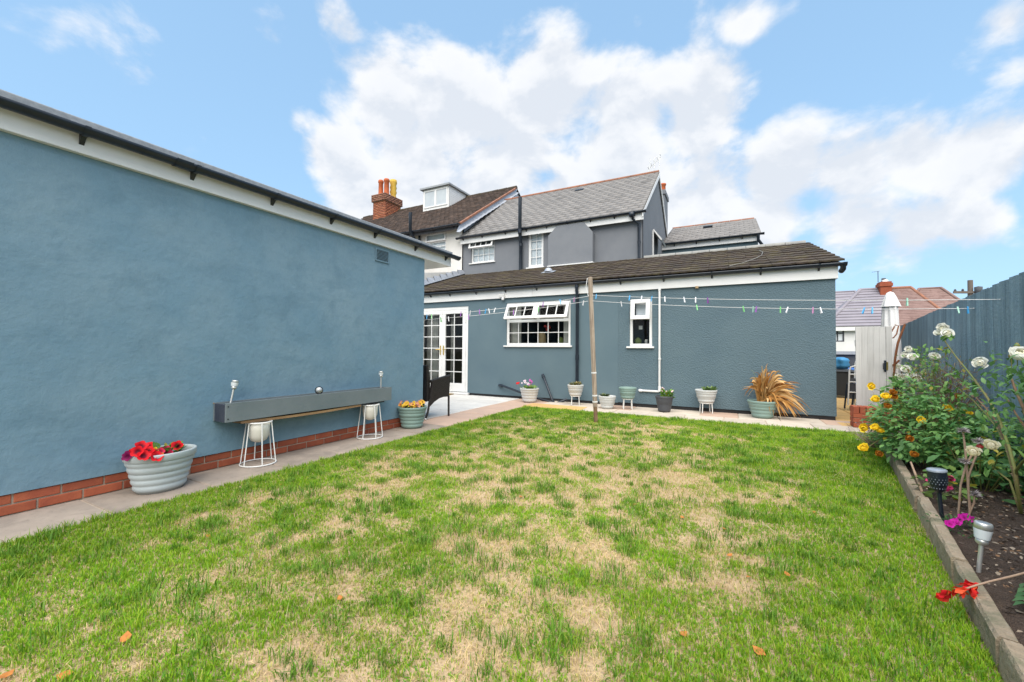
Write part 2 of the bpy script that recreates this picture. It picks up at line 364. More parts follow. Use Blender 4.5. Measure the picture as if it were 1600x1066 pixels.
# flower bed soil
vs = []; nx, ny = 16, 80
for j in range(ny + 1):
    y = .3 + 7.5 * j / ny; xl = kerb_at(y) + .045; xr = fence_at(y) + .02
    for i in range(nx + 1):
        x = xl + (xr - xl) * i / nx; vs.append((x, y, .05 + .045 * float(fbm(np.array(x * 5.), np.array(y * 5.), 4)) + .02 * math.sin(math.pi * i / nx)))
g = MB().add(vs, [(j * (nx + 1) + i, j * (nx + 1) + i + 1, (j + 1) * (nx + 1) + i + 1, (j + 1) * (nx + 1) + i) for j in range(ny) for i in range(nx)], 0, True)
tag(g.build('flower_bed', 'bed_soil'), kind='structure')

def paving(name, material, rects, bed='mortar', th=.05, z=.0, jit=.003):
    """a bed with every slab a child of its own"""
    x0 = min(r[0] for r in rects); x1 = max(r[1] for r in rects); y0 = min(r[2] for r in rects); y1 = max(r[3] for r in rects)
    base = tag(MB().span((x0, y0, z - .055), (x1, y1, z - .009)).build(name, bed), kind='structure')
    cache = {}
    for r in rects:
        w, d = round(r[1] - r[0], 3), round(r[3] - r[2], 3); m = r[4] if len(r) > 4 else material
        k = (w, d, m)
        if k not in cache:
            mb = MB(); a, b = (w - .012) / 2, (d - .012) / 2; c = .006
            vs = [(sx * (a - cc), sy * (b - cc), zz) for cc, zz in ((0, -.03), (0, -c), (c, 0)) for sx, sy in ((-1, -1), (1, -1), (1, 1), (-1, 1))]
            mb.add(vs, [(i + 4 * l, (i + 1) % 4 + 4 * l, (i + 1) % 4 + 4 * l + 4, i + 4 * l + 4) for l in (0, 1) for i in range(4)] + [(8, 9, 10, 11)])
            cache[k] = mb.mesh('paving_slab', m)
        link('paving_slab', cache[k], base, ((r[0] + r[1]) / 2, (r[2] + r[3]) / 2, z + random.uniform(-jit, jit)), (random.uniform(-.003, .003), random.uniform(-.003, .003), 0))
    return base
# path along the garage: slabs 0.61 long, joints at the photographed places
paving('garage_path', 'concrete_path', [(-4.175, LX, 1.82 + .615 * k, 1.82 + .615 * (k + 1)) for k in range(-5, 5)], z=-.001)
# pink slabs carry on along the lawn's left edge past the garage
r = [(-4.30, LX, 4.90 + .61 * k, 4.90 + .61 * (k + 1)) for k in range(4)]
paving('edge_path', 'slab_pink', r, z=-.002)
# pale patio in front of the french doors
r = []
for j in range(6):
    for i in range(5):
        x1 = -4.303 - .9 * i + (.45 if j % 2 else 0); x0 = x1 - .9; x1 = min(x1, -4.303)
        if x0 > -7.9: r.append((x0, x1, 4.97 + .6 * j, min(4.97 + .6 * (j + 1), 8.54)))
paving('patio', 'slab_patio', r, bed='slab_grey', z=0)
# two rows of slabs under the house wall
r = []; ym = 7.95
for i in range(10):
    x0 = -4.30 + .6 * i; x1 = x0 + .6
    r.append((x0, x1, LY + .005, ym, 'slab_ochre' if i in (1, 2) else ('slab_pink' if i == 0 else 'slab_grey')))
    o = .22; r.append((x0 + (o if i else 0), x1 + o, ym, 8.56, 'slab_grey' if i % 3 else 'slab_pink'))
paving('house_path', 'slab_grey', r, z=-.003)
r = [(1.95 + .45 * i, 2.4 + .45 * i, 7.9 + .45 * j, 8.35 + .45 * j) for i in range(-1, 4) for j in range(18) if 2.4 + .45 * i < fence_at(8 + .45 * j) + .3 and (j > 0 or i < 1)]
r += [(1.72, 1.95, 6.95 + .45 * j, 7.4 + .45 * j) for j in range(2) if False]
paving('side_path', 'slab_ochre', r, bed='slab_ochre', z=-.006)

# ================================================================== GARAGE
GX = -4.165
gar = thing('garage', 'long low garage with blue rendered wall over a brick plinth, on the left', 'garage', (GX, 1, 0))
def gl(mb, name, mats, parent=gar, bevel=0):       # build in world coordinates under a parent standing elsewhere
    o = mb.build(name, mats, parent, bevel); p = parent
    off = Vector((0, 0, 0))
    while p is not None: off += p.location; p = p.parent
    o.location = -off
    return o
mb = MB()
mb.span((-7.6, -3, .136), (GX, 4.96, 2.52))
gl(mb, 'wall', 'render_garage')
mb = MB(); mb.span((-7.59, -2.99, -.06), (GX - .018, 4.945, .136)); pl = gl(mb, 'brick_plinth', 'mortar')
bm = {}
def brick_mesh(l, h=.060, d=.04, m='brick'):
    k = (round(l, 3), h, d, m)
    if k not in bm:
        b = MB(); c = .004
        vs = [(x, sy * (l / 2 - cc), sz * (h / 2 - cc)) for cc, x in ((0, -d), (0, -c), (c, 0)) for sy, sz in ((-1, -1), (1, -1), (1, 1), (-1, 1))]
        b.add(vs, [(i + 4 * q, (i + 1) % 4 + 4 * q, (i + 1) % 4 + 4 * q + 4, i + 4 * q + 4) for q in (0, 1) for i in range(4)] + [(8, 9, 10, 11)])
        bm[k] = b.mesh('brick', m)
    return bm[k]
for c in range(2):
    y = .997 - .2245 * (9 + (.5 if c else 0)); y1 = 4.95
    while y < y1 - .03:
        l = min(.2245, y1 - y) - .011
        o = link('brick', brick_mesh(l), pl, Vector((GX - .008 + random.uniform(-.0015, .0015), y + l / 2 + .0055, .031 + c * .0705)) - gar.location)
        o.location -= pl.location
        y += .2245
# end-wall bricks of the plinth
for c in range(2):
    x = GX - .004 - (.11 if c else 0)
    while x > -5.2:
        o = link('brick', brick_mesh(.2135), pl, Vector((x - .112, 4.952, .031 + c * .0705)) - gar.location - pl.location, (0, 0, math.pi / 2)); x -= .2245
mb = MB(); mb.span((-7.7, -3.1, 2.495), (GX + .045, 5.58, 2.655)); fs_ = gl(mb, 'fascia', 'white_upvc', bevel=.004)
mb = MB(); mb.span((-7.72, -3.12, 2.657), (GX + .052, 5.62, 2.748)); gl(mb, 'roof', 'felt', bevel=.01)
def gutter(parent, p0, p1, r=.055, out=Vector((0, -1, 0)), brackets=(), unions=(), name='gutter', blab=None):
    """half-round gutter, brackets are its children"""
    p0 = Vector(p0); p1 = Vector(p1); ax = (p1 - p0).normalized(); up = Vector((0, 0, 1)); n = 10; mb = MB(); vs = []
    for p in (p0, p1):
        for (rr, rng_) in ((r, range(n + 1)), (r - .006, range(n, -1, -1))):
            for k in rng_:
                a = math.pi * k / n; vs.append(p + out * math.cos(a) * rr - up * math.sin(a) * rr)
    m = 2 * (n + 1); mb.add(vs, [(i, (i + 1) % m, m + (i + 1) % m, m + i) for i in range(m)], 0, True)
    def half(a, b, q): mb.add([e + out * math.cos(math.pi * k / n) * q - up * math.sin(math.pi * k / n) * q for e in (a, b) for k in range(n + 1)], [(k, k + 1, n + 2 + k, n + 1 + k) for k in range(n)], 0, True)
    for p, dr in ((p0, -1), (p1, 1)):
        mb.add([p + ax * dr * .004 + out * math.cos(math.pi * k / n) * (r + .004) - up * math.sin(math.pi * k / n) * (r + .004) for k in range(n + 1)], [tuple(range(n + 1))])
        half(p - ax * dr * .05, p + ax * dr * .003, r + .004)
    for t in unions:
        c = p0 + (p1 - p0) * t; half(c - ax * .06, c + ax * .06, r + .007)
    o = gl(mb, name, 'black_plastic', parent)
    for t in brackets:
        c = p0 + (p1 - p0) * t; b = MB()
        vs = [c + out * math.cos(math.pi * k / n) * (r + .007) - up * math.sin(math.pi * k / n) * (r + .007) + ax * s * .016 for s in (-1, 1) for k in range(n + 1)]
        b.add(vs, [(k, k + 1, n + 2 + k, n + 1 + k) for k in range(n)])
        q = c - out * (r + .012)
        b.prism([q + up * .01, q - up * (r + .055), c - out * r * .2 - up * r], ax * -.014, ax * .014)
        bo = b.build('gutter_bracket', 'black_plastic', o)
    return o
def tY(px, y, X): return pX(px, y, X).y
by = [pX(x, y, GX + .1).y for x, y in ((132, 224), (305, 279), (430, 316), (522, 346), (590, 368), (653, 388), (700, 402))]
g0, g1 = -3.1, 5.70
gutter(gar, (GX + .108, g0, 2.65), (GX + .108, g1, 2.672), .052, Vector((1, 0, 0)), [(y - g0) / (g1 - g0) for y in by] + [.15, .27], [(pX(284, 266, GX + .1).y - g0) / (g1 - g0)])
# louvred vent
va, vb = pX(586, 386, GX), pX(607, 407, GX); y0, y1 = va.y, vb.y; z0, z1 = 2.285, 2.455
mb = MB(); f = .014
for (a, b, c, d) in ((y0, y1, z0, z0 + f), (y0, y1, z1 - f, z1), (y0, y0 + f, z0 + f, z1 - f), (y1 - f, y1, z0 + f, z1 - f)): mb.span((GX - .01, a, c), (GX + .016, b, d))
mb.span((GX - .01, y0 + f, z0 + f), (GX + .003, y1 - f, z1 - f), 1)
ven = gl(mb, 'vent_grille', ['render_garage', 'far_dark'])
for k in range(8):
    z = z0 + f + .009 + k * (z1 - z0 - 2 * f) / 8
    s = MB().box((GX + .008, (y0 + y1) / 2, z), (.016, y1 - y0 - 2 * f, .004), Matrix.Rotation(rad(35), 3, 'Y')).build('louvre', 'render_garage', ven)

# ================================================================== HOUSE
HY, YU, HX1 = 8.55, 11.5, 1.55
HXJ = pY(966, 560, HY).x
hou = thing('house', 'blue and grey rendered house with tiled rear extension and slate upper roof', 'house', (-3, HY + 3, 0))
def hb(mb, name, mats, parent=None, bevel=0): return gl(mb, name, mats, parent or hou, bevel)
tfH = lambda u, v, w: (u, HY + w, v)
def prect(x0, y0, x1, y1, Y):
    """pixel rectangle (left, top, right, bottom) on a wall plane Y"""
    ym = (y0 + y1) / 2; xm = (x0 + x1) / 2
    return (pY(x0, ym, Y).x, pY(x1, ym, Y).x, pY(xm, y1, Y).z, pY(xm, y0, Y).z)
dxr = pY(731, 550, HY).x; dxm = pY(690.5, 550, HY).x; DOOR = (2 * dxm - dxr, dxr, .05, pY(731, 478.5, HY).z)
KW = prect(791.5, 471, 891.5, 540, HY); SW = prect(984, 467, 1019, 541.5, HY)
mb = wall_grid(-8.0, HXJ, .06, 2.40, [DOOR, KW], .09, tfH); hb(mb, 'smooth_wall', 'render_house')
mb = wall_grid(HXJ, HX1, .06, 2.40, [SW], .09, lambda u, v, w: (u, HY - .006 + w, v)); mb.quad((HX1, HY - .006, .06), (HX1, 14.5, .06), (HX1, 14.5, 2.4), (HX1, HY - .006, 2.4)); hb(mb, 'roughcast_wall', 'render_rough')
mb = MB(); mb.span((DOOR[1] + .02, HY + .012, -.05), (HX1 - .012, HY + .2, .06)); mb.span((HX1 - .2, HY + .2, -.05), (HX1 - .012, 14.5, .06)); mb.span((-8, HY + .012, -.05), (DOOR[0] - .02, HY + .2, .06)); hb(mb, 'plinth_band', 'bitumen')
# rooms behind the openings
mb = MB()
mb.span((-7.9, HY + 2.4, 0), (HXJ, HY + 2.45, 2.38)); mb.span((-7.9, HY + .1, -.02), (HX1 - .1, HY + 2.4, .0)); mb.span((-7.9, HY + .1, 2.36), (HX1 - .1, HY + 2.4, 2.38))
mb.span((-7.9, HY + .1, 0), (-7.85, HY + 2.4, 2.36)); mb.span((HXJ - .5, HY + .1, 0), (HXJ - .45, HY + 2.4, 2.36)); mb.span((HXJ - .4, HY + 1.2, 0), (HX1 - .1, HY + 1.25, 2.36)); mb.span((-4.75, HY + .1, 0), (-4.7, HY + 2.4, 2.36))
hb(mb, 'interior', 'dark_room')

def frame_mb(mb, T, w, h, fw, d, mi=0):
    """rectangular frame, origin at its lower left corner, x right, z up, y depth"""
    R = T.to_3x3()
    for (cx, cz, sx, sz) in ((w / 2, fw / 2, w, fw), (w / 2, h - fw / 2, w, fw), (fw / 2, h / 2, fw, h - 2 * fw), (w - fw / 2, h / 2, fw, h - 2 * fw)):
        mb.box(T @ Vector((cx, d / 2, cz)), (sx, d, sz), R, mi)
def panes(win, T, x0, z0, w, h, cols, rows, bar=.018, y=.03, glass='glass', bars=True):
    R = T.to_3x3(); cw, ch = (w - bar * (cols - 1)) / cols, (h - bar * (rows - 1)) / rows
    me = MB().quad((-cw / 2, 0, -ch / 2), (cw / 2, 0, -ch / 2), (cw / 2, 0, ch / 2), (-cw / 2, 0, ch / 2)).mesh('pane', glass)
    for i in range(cols):
        for j in range(rows):
            o = link('pane', me, win); o.matrix_local = Matrix.Translation(-hou_off(win)) @ T @ Matrix.Translation((x0 + i * (cw + bar) + cw / 2, y, z0 + j * (ch + bar) + ch / 2))
    if cols * rows > 1 and bars:
        mb = MB()
        for i in range(1, cols): mb.box(T @ Vector((x0 + i * (cw + bar) - bar / 2, y, z0 + h / 2)), (bar, .022, h), R)
        for j in range(1, rows):
            for i in range(cols): mb.box(T @ Vector((x0 + i * (cw + bar) + cw / 2, y, z0 + j * (ch + bar) - bar / 2)), (cw, .020, bar), R)
        gl(mb, 'glazing_bars', 'white_upvc', win)
def hou_off(o):
    s = Vector((0, 0, 0))
    while o is not None: s += o.location; o = o.parent
    return s
def T_at(x, y, z, rx=0): return Matrix.Translation((x, y, z)) @ Matrix.Rotation(rx, 4, 'X')

# --- french doors
a, b, c, d = DOOR; fw = .075
mb = MB(); Y = HY + .012
mb.span((a, Y, c), (a + fw, Y + .07, d - fw)); mb.span((b - fw, Y, c), (b, Y + .07, d - fw)); mb.span((a, Y, d - fw), (b, Y + .07, d)); mb.span((a - .03, HY - .06, c - .045), (b + .05, Y + .08, c + .002))
door = hb(mb, 'french_door', 'white_upvc', bevel=.004)
lw = (b - a - 2 * fw) / 2
for s in (0, 1):
    T = T_at(a + fw + s * lw + .002, Y - .008, c + .012); mb = MB(); lh = d - c - fw - .016
    st, bt = .095, .21; R = Matrix.Identity(3); w_ = lw - .004
    mb.box(T @ Vector((w_ / 2, .03, bt / 2)), (w_, .06, bt)); mb.box(T @ Vector((w_ / 2, .03, lh - st / 2)), (w_, .06, st))
    for xx in (st / 2, w_ - st / 2): mb.box(T @ Vector((xx, .03, (lh + bt - st) / 2)), (st, .06, lh - bt - st))
    gl(mb, 'door_leaf', 'white_upvc', door, bevel=.004)
    panes(door, T, st, bt, w_ - 2 * st, lh - bt - st, 2, 6, .02)
    hx = a + fw + lw + (.05 if s else -.05); mb = MB()
    mb.span((hx - .016, Y - .018, .98), (hx + .016, Y - .008, 1.22)); sg = 1 if s else -1
    mb.tube([(hx, Y - .02, 1.12), (hx, Y - .055, 1.12), (hx + sg * .12, Y - .06, 1.115)], .009, 6)
    gl(mb, 'door_handle', 'brass', door)
for z in (.28, 1.05, 1.85):
    mb = MB().tube([(b - fw, Y - .012, z - .045), (b - fw, Y - .012, z + .045)], .012, 8); gl(mb, 'hinge', 'white_upvc', door)
gl(MB().span((a + .1, HY + .25, .05), (a + .48, HY + .28, 2.1)), 'curtain', 'curtain', door); gl(MB().span((a + .86, HY + .3, .05), (a + .98, HY + .33, 2.1)), 'curtain', 'curtain', door)
# --- kitchen window
def window(name, rect, yface, wall_depth=.05, fw=.055, sill=True, extra=None):
    a, b, c, d = rect; Y = yface + wall_depth; mb = MB(); frame_mb(mb, T_at(a, Y, c), b - a, d - c, fw, .065)
    if extra: extra(mb, a, b, c, d, Y)
    w = hb(mb, name, 'white_upvc', bevel=.003)
    if sill:
        s = MB().span((a - .06, yface - .045, c - .035), (b + .04, Y + .03, c - .001)); gl(s, 'sill', 'white_upvc', w, bevel=.005)
    return w, Y
zt = pY(840, 501, HY).z
def ex(mb, a, b, c, d, Y):
    mb.span((a + .055, Y, zt - .03), (b - .055, Y + .065, zt + .03)); m = (a + b) / 2; mb.span((m - .03, Y, zt + .03), (m + .03, Y + .065, d - .055))
win, Y = window('kitchen_window', KW, HY, .02, extra=ex); a, b, c, d = KW
panes(win, T_at(a, Y, c), .055, .055, b - a - .11, zt - .03 - c - .055, 6, 2, .016)
hh = d - .075 - zt + .02; ww = (b - a) / 2 - .03
for s in (0, 1):
    T = T_at(a + .025 + s * (ww + .012), Y - .01, d - .065, -rad(27)) @ Matrix.Translation((0, -.045, -hh))
    mb = MB(); frame_mb(mb, T, ww, hh, .06, .05); gl(mb, 'vent_sash', 'white_upvc', win, bevel=.003)
    panes(win, T, .06, .06, ww - .12, hh - .12, 3, 1, .018, y=.025, glass='glass_vent')
gl(MB().span((a + .03, HY + .16, c), (a + .30, HY + .2, d)), 'curtain', 'curtain', win); gl(MB().span((b - .22, HY + .16, c), (b - .04, HY + .2, d)), 'curtain', 'curtain', win)
zs_ = c + .02
mb = MB().lathe([(.0, 0), (.07, 0), (.10, .08), (.10, .2), (.07, .27), (.05, .30), (.0, .3)], (pY(846, 530, HY + .25).x, HY + .28, zs_), 14); gl(mb, 'vase', 'tan_item', win)
mb = MB().lathe([(.0, 0), (.05, 0), (.075, .07), (.06, .16), (.0, .18)], (pY(876, 530, HY + .25).x, HY + .24, zs_), 12); gl(mb, 'jar', 'green_item', win)
mb = MB()
for k in range(7): mb.lathe([(.0, -.03), (.03, -.01), (.035, .02), (.0, .04)], (pY(850, 510, HY + .5).x + random.uniform(-.1, .16), HY + .5 + random.uniform(-.1, .1), 1.62 + random.uniform(-.16, .1)), 8)
gl(mb, 'hanging_decoration', 'red_item', win)
mb = MB().span((a + .34, HY + .11, c - .02), (b - .26, HY + .35, c + .015)); gl(mb, 'inner_sill', 'white_upvc', win)
# --- small window
zt = pY(1000, 497, HY).z
def ex(mb, a, b, c, d, Y): mb.span((a + .055, Y, zt - .03), (b - .055, Y + .065, zt + .03))
win, Y = window('small_window', SW, HY - .006, .02, extra=ex); a, b, c, d = SW
panes(win, T_at(a, Y, c), .055, .055, b - a - .11, zt - .03 - c - .055, 1, 1)
hh = d - zt + .02; T = T_at(a + .035, Y - .02, d - .02, -rad(9)) @ Matrix.Translation((0, -.045, -hh)); ww = b - a - .07
mb = MB(); frame_mb(mb, T, ww, hh, .075, .05); gl(mb, 'vent_sash', 'white_upvc', win, bevel=.003)
panes(win, T, .075, .075, ww - .15, hh - .15, 1, 1, y=.025, glass='glass_up')
mb = MB().span((a + .1, HY + .12, c - .02), (b - .1, HY + .3, c + .03)); gl(mb, 'inner_sill', 'far_dark', win)
mb = MB().lathe([(0, 0), (.05, 0), (.07, .05), (.075, .1), (.03, .15), (0, .16)], (pY(997, 530, HY + .2).x, HY + .2, c + .03), 10); gl(mb, 'house_plant', 'green_item', win)
mb = MB().lathe([(0, 0), (.03, 0), (.032, .1), (.02, .12), (0, .12)], (pY(1010, 530, HY + .2).x, HY + .18, c + .03), 10); gl(mb, 'bottle', 'paper', win)
gl(MB().span((a + .1, HY + .13, zt), (b - .1, HY + .14, d)), 'blind', 'blind', win)
p = pY(1001, 512, HY + .12); mb = MB().box(p, (.07, .004, .075)); gl(mb, 'notice', 'paper', win)
# --- fascia, gutter, downpipes of the extension
mb = MB(); xj = pY(832, 462, HY - .04).x
mb.span((-8.0, HY - .05, 2.345), (xj - .003, HY - .012, 2.565)); mb.span((xj + .003, HY - .05, 2.345), (HX1 + .03, HY - .012, 2.565)); mb.span((-8, HY - .012, 2.40), (HX1 + .0, HY + .2, 2.42)); mb.span((HX1 + .001, HY - .012, 2.345), (HX1 + .03, 14.5, 2.565)); hb(mb, 'fascia', 'white_upvc')
g0, g1 = -8.0, HX1 + .13
bx_ = [pY(x, 440, HY - .15).x for x in (670, 700, 741, 787, 836, 968, 1036, 1112, 1189, 1281)]
gut = gutter(hou, (g0, HY - .112, 2.572), (g1, HY - .112, 2.585), .055, Vector((0, -1, 0)), [(x - g0) / (g1 - g0) for x in bx_])
mb = MB().tube([(HX1 + .085, HY - .11, 2.55), (HX1 + .09, HY - .08, 2.49), (HX1 + .085, HY + .02, 2.47)], .042, 10); gl(mb, 'gutter_outlet', 'black_plastic', hou)
def pipe(pts, r, name='downpipe', m='black_plastic', col=(), n=12):
    mb = MB().tube(pts, r, n)
    for (p, q) in col: mb.tube([p, q], r + .008, n)
    return hb(mb, name, m)
x = pY(903, 540, HY).x; xb = pY(904, 600, HY).x
pipe([(x, HY - .1, 2.54), (x, HY - .1, 2.42), (x, HY - .055, 2.30), (x, HY - .05, .12)], .034, col=[((x, HY - .05, 1.02), (x, HY - .05, .92)), ((x, HY - .05, .24), (x, HY - .05, .10)), ((x, HY - .1, 2.53), (x, HY - .1, 2.47))])
# black waste pipes over the path
q = lambda px, py, Y: tuple(pY(px, py, Y))
pipe([q(780, 602, HY - .01), q(783, 602, HY - .08), q(834, 621, HY - .16), q(866, 630, HY - .22)], .026, 'waste_pipe', col=[(q(781, 602, HY - .05), q(785, 603.5, HY - .08))])
pipe([q(848, 586, HY - .0), q(848.5, 587, HY - .07), q(864, 628, HY - .20)], .026, 'waste_pipe', col=[(q(848, 586, HY - .03), q(849.5, 590, HY - .08)), (q(863, 624, HY - .19), q(865, 631, HY - .2))])
pipe([q(859, 631, HY - .22), q(870, 630.5, HY - .2), q(886, 624, HY - .1)], .028, 'waste_pipe', n=10)
# white waste pipe by the small window
x = pY(1031, 520, HY).x; z = pY(1031, 612, HY - .05).z; x0 = pY(1001, 610, HY).x
pipe([(x, HY - .035, 2.35), (x, HY - .035, z + .03), (x - .02, HY - .035, z), (x0, HY - .035, z), (x0 - .03, HY + .0, z)], .021, 'waste_pipe', 'white_upvc', col=[((x, HY - .035, z + .10), (x, HY - .035, z)), ((x0 + .03, HY - .035, z), (x0 - .02, HY - .035, z)), ((x, HY - .035, 2.35), (x, HY - .035, 2.31)), ((x, HY - .035, .98), (x, HY - .035, .95))])
# security light under the fascia
p = pY(784, 463, HY - .08); mb = MB(); mb.box(p + Vector((0, 0, .02)), (.14, .07, .07), Matrix.Rotation(rad(18), 3, 'X')); mb.span((p.x - .03, HY - .05, p.z - .0), (p.x + .03, HY - .045, p.z + .06)); mb.lathe([(0, -.05), (.03, -.04), (.035, 0), (.02, .03)], p + Vector((.03, 0, -.05)), 10)
lt = hb(mb, 'security_light', 'white_upvc', bevel=.006)
p = pY(1089, 449, HY - .05); mb = MB().box(p, (.05, .04, .04)); hb(mb, 'wall_fitting', 'tan_item')
# --- extension roof: every tile a child of the roof
EZ0, EZ1, EY0, EY1 = 2.60, 3.63, HY - .16, YU - .02
sl_len = math.hypot(EY1 - EY0, EZ1 - EZ0); sa = math.atan2(EZ1 - EZ0, EY1 - EY0)
mb = MB().add([(-8.0, EY0 + .04, EZ0 - .03), (HX1 + .08, EY0 + .04, EZ0 - .03), (HX1 + .02, EY1, EZ1 - .03), (-8.0, EY1, EZ1 - .03), (HX1 + .02, EY1 + 2.6, 2.7), (-2.0, EY1 + 2.6, 2.7), (-2.0, EY1, EZ1 - .03)], [(0, 1, 2, 3), (6, 2, 4, 5)])
roof = hb(mb, 'extension_roof', 'bitumen')
ncol, nrow = 29, 10; tw, te = (HX1 + .10 + 8.0) / ncol, sl_len / nrow
t = MB(); L_ = te + .06; prof = []
for k in range(9):
    u = k / 8; prof.append((-tw / 2 + u * (tw - .004), .0035 * math.cos(2 * math.pi * u * 2)))
vs = [(x, 0, z + .034) for x, z in prof] + [(x, L_, z + .012) for x, z in prof] + [(x, 0, z + .006) for x, z in prof]
t.add(vs, [(k, k + 1, 10 + k, 9 + k) for k in range(8)] + [(18 + k, 19 + k, k + 1, k) for k in range(8)], 0, False)
t.add([(prof[8][0], 0, prof[8][1] + .034), (prof[8][0], 0, prof[8][1]), (prof[8][0], L_, prof[8][1] - .01), (prof[8][0], L_, prof[8][1] + .012)], [(0, 1, 2, 3)])
tme = t.mesh('roof_tile', 'tile_concrete'); off = hou_off(roof)
for j in range(nrow):
    for i in range(ncol):
        s = j * te; x = -8.0 + (i + .5) * tw - .006 * j * (i / ncol)
        p = Vector((x, EY0 + s * math.cos(sa), EZ0 + s * math.sin(sa) + random.uniform(-.003, .004)))
        link('roof_tile', tme, roof, p - off, (sa + random.uniform(-.008, .008), random.uniform(-.008, .008), random.uniform(-.012, .012)))
mb = MB()
for k in range(9):
    x0 = -2.05 + k * .4; mb.tube([(x0, EY1 + .02, EZ1 + .0), (x0 + .39, EY1 + .02, EZ1 + .0)], .075, 12)
gl(mb, 'ridge', 'ridge_grey', roof)
p = [pY(x, y, Y) for x, y, Y in ((1182, 392, 11.3), (1192, 394, 11.0), (1186, 402, 10.4), (1168, 409, 9.9), (1145, 415, 9.5), (1125, 420, 9.1))]
def on_roof(v, up=.03): v = v.copy(); v.z = EZ0 + (v.y - EY0) * math.tan(sa) + up; return v
gl(MB().tube([ppl(x, y, (0, EY0, EZ0 + .055), (0, -math.sin(sa), math.cos(sa))) for x, y in ((1186, 391), (1192, 394), (1190, 399), (1180, 404), (1160, 411), (1140, 415.5))], .005, 6), 'cable', 'ridge_grey', roof)
pv = ppl(857, 425, (0, EY0, EZ0 + .04), (0, -math.sin(sa), math.cos(sa)))
gl(MB().lathe([(.11, 0), (.105, .05), (.06, .10), (0, .115)], pv, 12).box(pv, (.34, .26, .012), Matrix.Rotation(sa, 3, 'X')), 'roof_vent', 'lead', roof)

# --- upper storey
UX0, UX1 = -8.0, -2.1
EU = 4.86
W1 = prect(736, 370, 772.5, 410, YU); W2 = prect(825.5, 360, 849, 417.5, YU)
mb = wall_grid(UX0, UX1, 2.45, EU, [W1, W2], .10, lambda u, v, w: (u, YU + w, v)); hb(mb, 'upper_wall', 'render_grey')
RY, RZ = 14.2, 7.05
GW = (12.85, 13.55, 3.55, 4.62)
mb = MB()
mb.add([(UX1, YU, 2.45), (UX1, 16.9, 2.45), (UX1, 16.9, EU), (UX1, RY, RZ - .02), (UX1, YU, EU)], [(0, 1, 2, 3, 4)])
hb(mb, 'gable_wall', 'render_grey')
def side_window():
    a = pX(1019.5, 390, UX1).y; b = pX(1027, 390, UX1).y; z0, z1 = 3.55, pX(1020, 361, UX1).z
    mb = MB(); X = UX1 + .004
    T = Matrix.Translation((X, a, z0)) @ Matrix.Rotation(math.pi / 2, 4, 'Z'); frame_mb(mb, T @ Matrix.Translation((0, -.03, 0)), b - a, z1 - z0, .06, .04)
    w = hb(mb, 'side_window', 'white_upvc'); gl(MB().span((X, a + .06, z0 + .06), (X + .012, b - .06, z1 - .06)), 'pane', 'far_dark', w)
    gl(MB().box((X + .14, (a + b) / 2, z1 - .14), (.04, b - a, .42), Matrix.Rotation(rad(-35), 3, 'Y')), 'vent_sash', 'white_upvc', w)
side_window()
mb = MB(); mb.span((UX0 + .2, YU + .6, 3.6), (UX1 - .2, YU + .62, 4.8)); hb(mb, 'upper_interior', 'blind')
# upper windows
a, b, c, d = W1; zt = pY(755, 385, YU).z
def ex(mb, a, b, c, d, Y): mb.span((a + .05, Y, zt - .03), (b - .05, Y + .065, zt + .03))
win, Y = window('upper_window', W1, YU, .05, .05, extra=ex)
panes(win, T_at(a, Y, c), .05, .05, b - a - .1, zt - .03 - c - .05, 4, 2, .02, glass='glass_up')
hh = d - zt + .09; T = T_at(a - .01, Y - .03, d - .0, -rad(20)) @ Matrix.Translation((0, -.045, -hh - .0)); ww = b - a + .0
mb = MB(); frame_mb(mb, T, ww, hh, .05, .05); gl(mb, 'vent_sash', 'white_upvc', win, bevel=.003); panes(win, T, .05, .05, ww - .1, hh - .1, 4, 1, .02, y=.025)
gl(MB().span((a + .03, YU + .125, c), (b - .03, YU + .135, zt)), 'blind', 'blind', win)
a, b, c, d = W2; win, Y = window('narrow_window', W2, YU, .03, .075)
panes(win, T_at(a, Y, c), .075, .075, b - a - .15, d - c - .15, 2, 4, .022, glass='glass_up')
gl(MB().span((a + .03, YU + .105, c), (b - .03, YU + .115, d)), 'blind', 'blind', win)
# boxed-out rendered panel with clipped corners
poly = [pY(x, y, YU - .22) for x, y in ((856, 413), (856, 369), (870, 352.5), (912, 347.5), (926, 362.5), (926, 409))]
zb = min(poly[0].z, poly[-1].z); poly[0].z = poly[-1].z = zb; zt = (poly[2].z + poly[3].z) / 2; poly[2].z = poly[3].z = zt
for k in (0, 1): poly[k].x = (poly[0].x + poly[1].x) / 2
for k in (4, 5): poly[k].x = poly[4].x
bo = hb(MB().prism(poly[::-1], (0, 0, 0), (0, .225, 0)), 'boxed_panel', 'render_grey', bevel=.01)
gl(MB().span((poly[0].x - .01, YU - .25, zb - .03), (poly[5].x + .02, YU - .002, zb - .001)), 'drip_edge', 'white_upvc', bo)
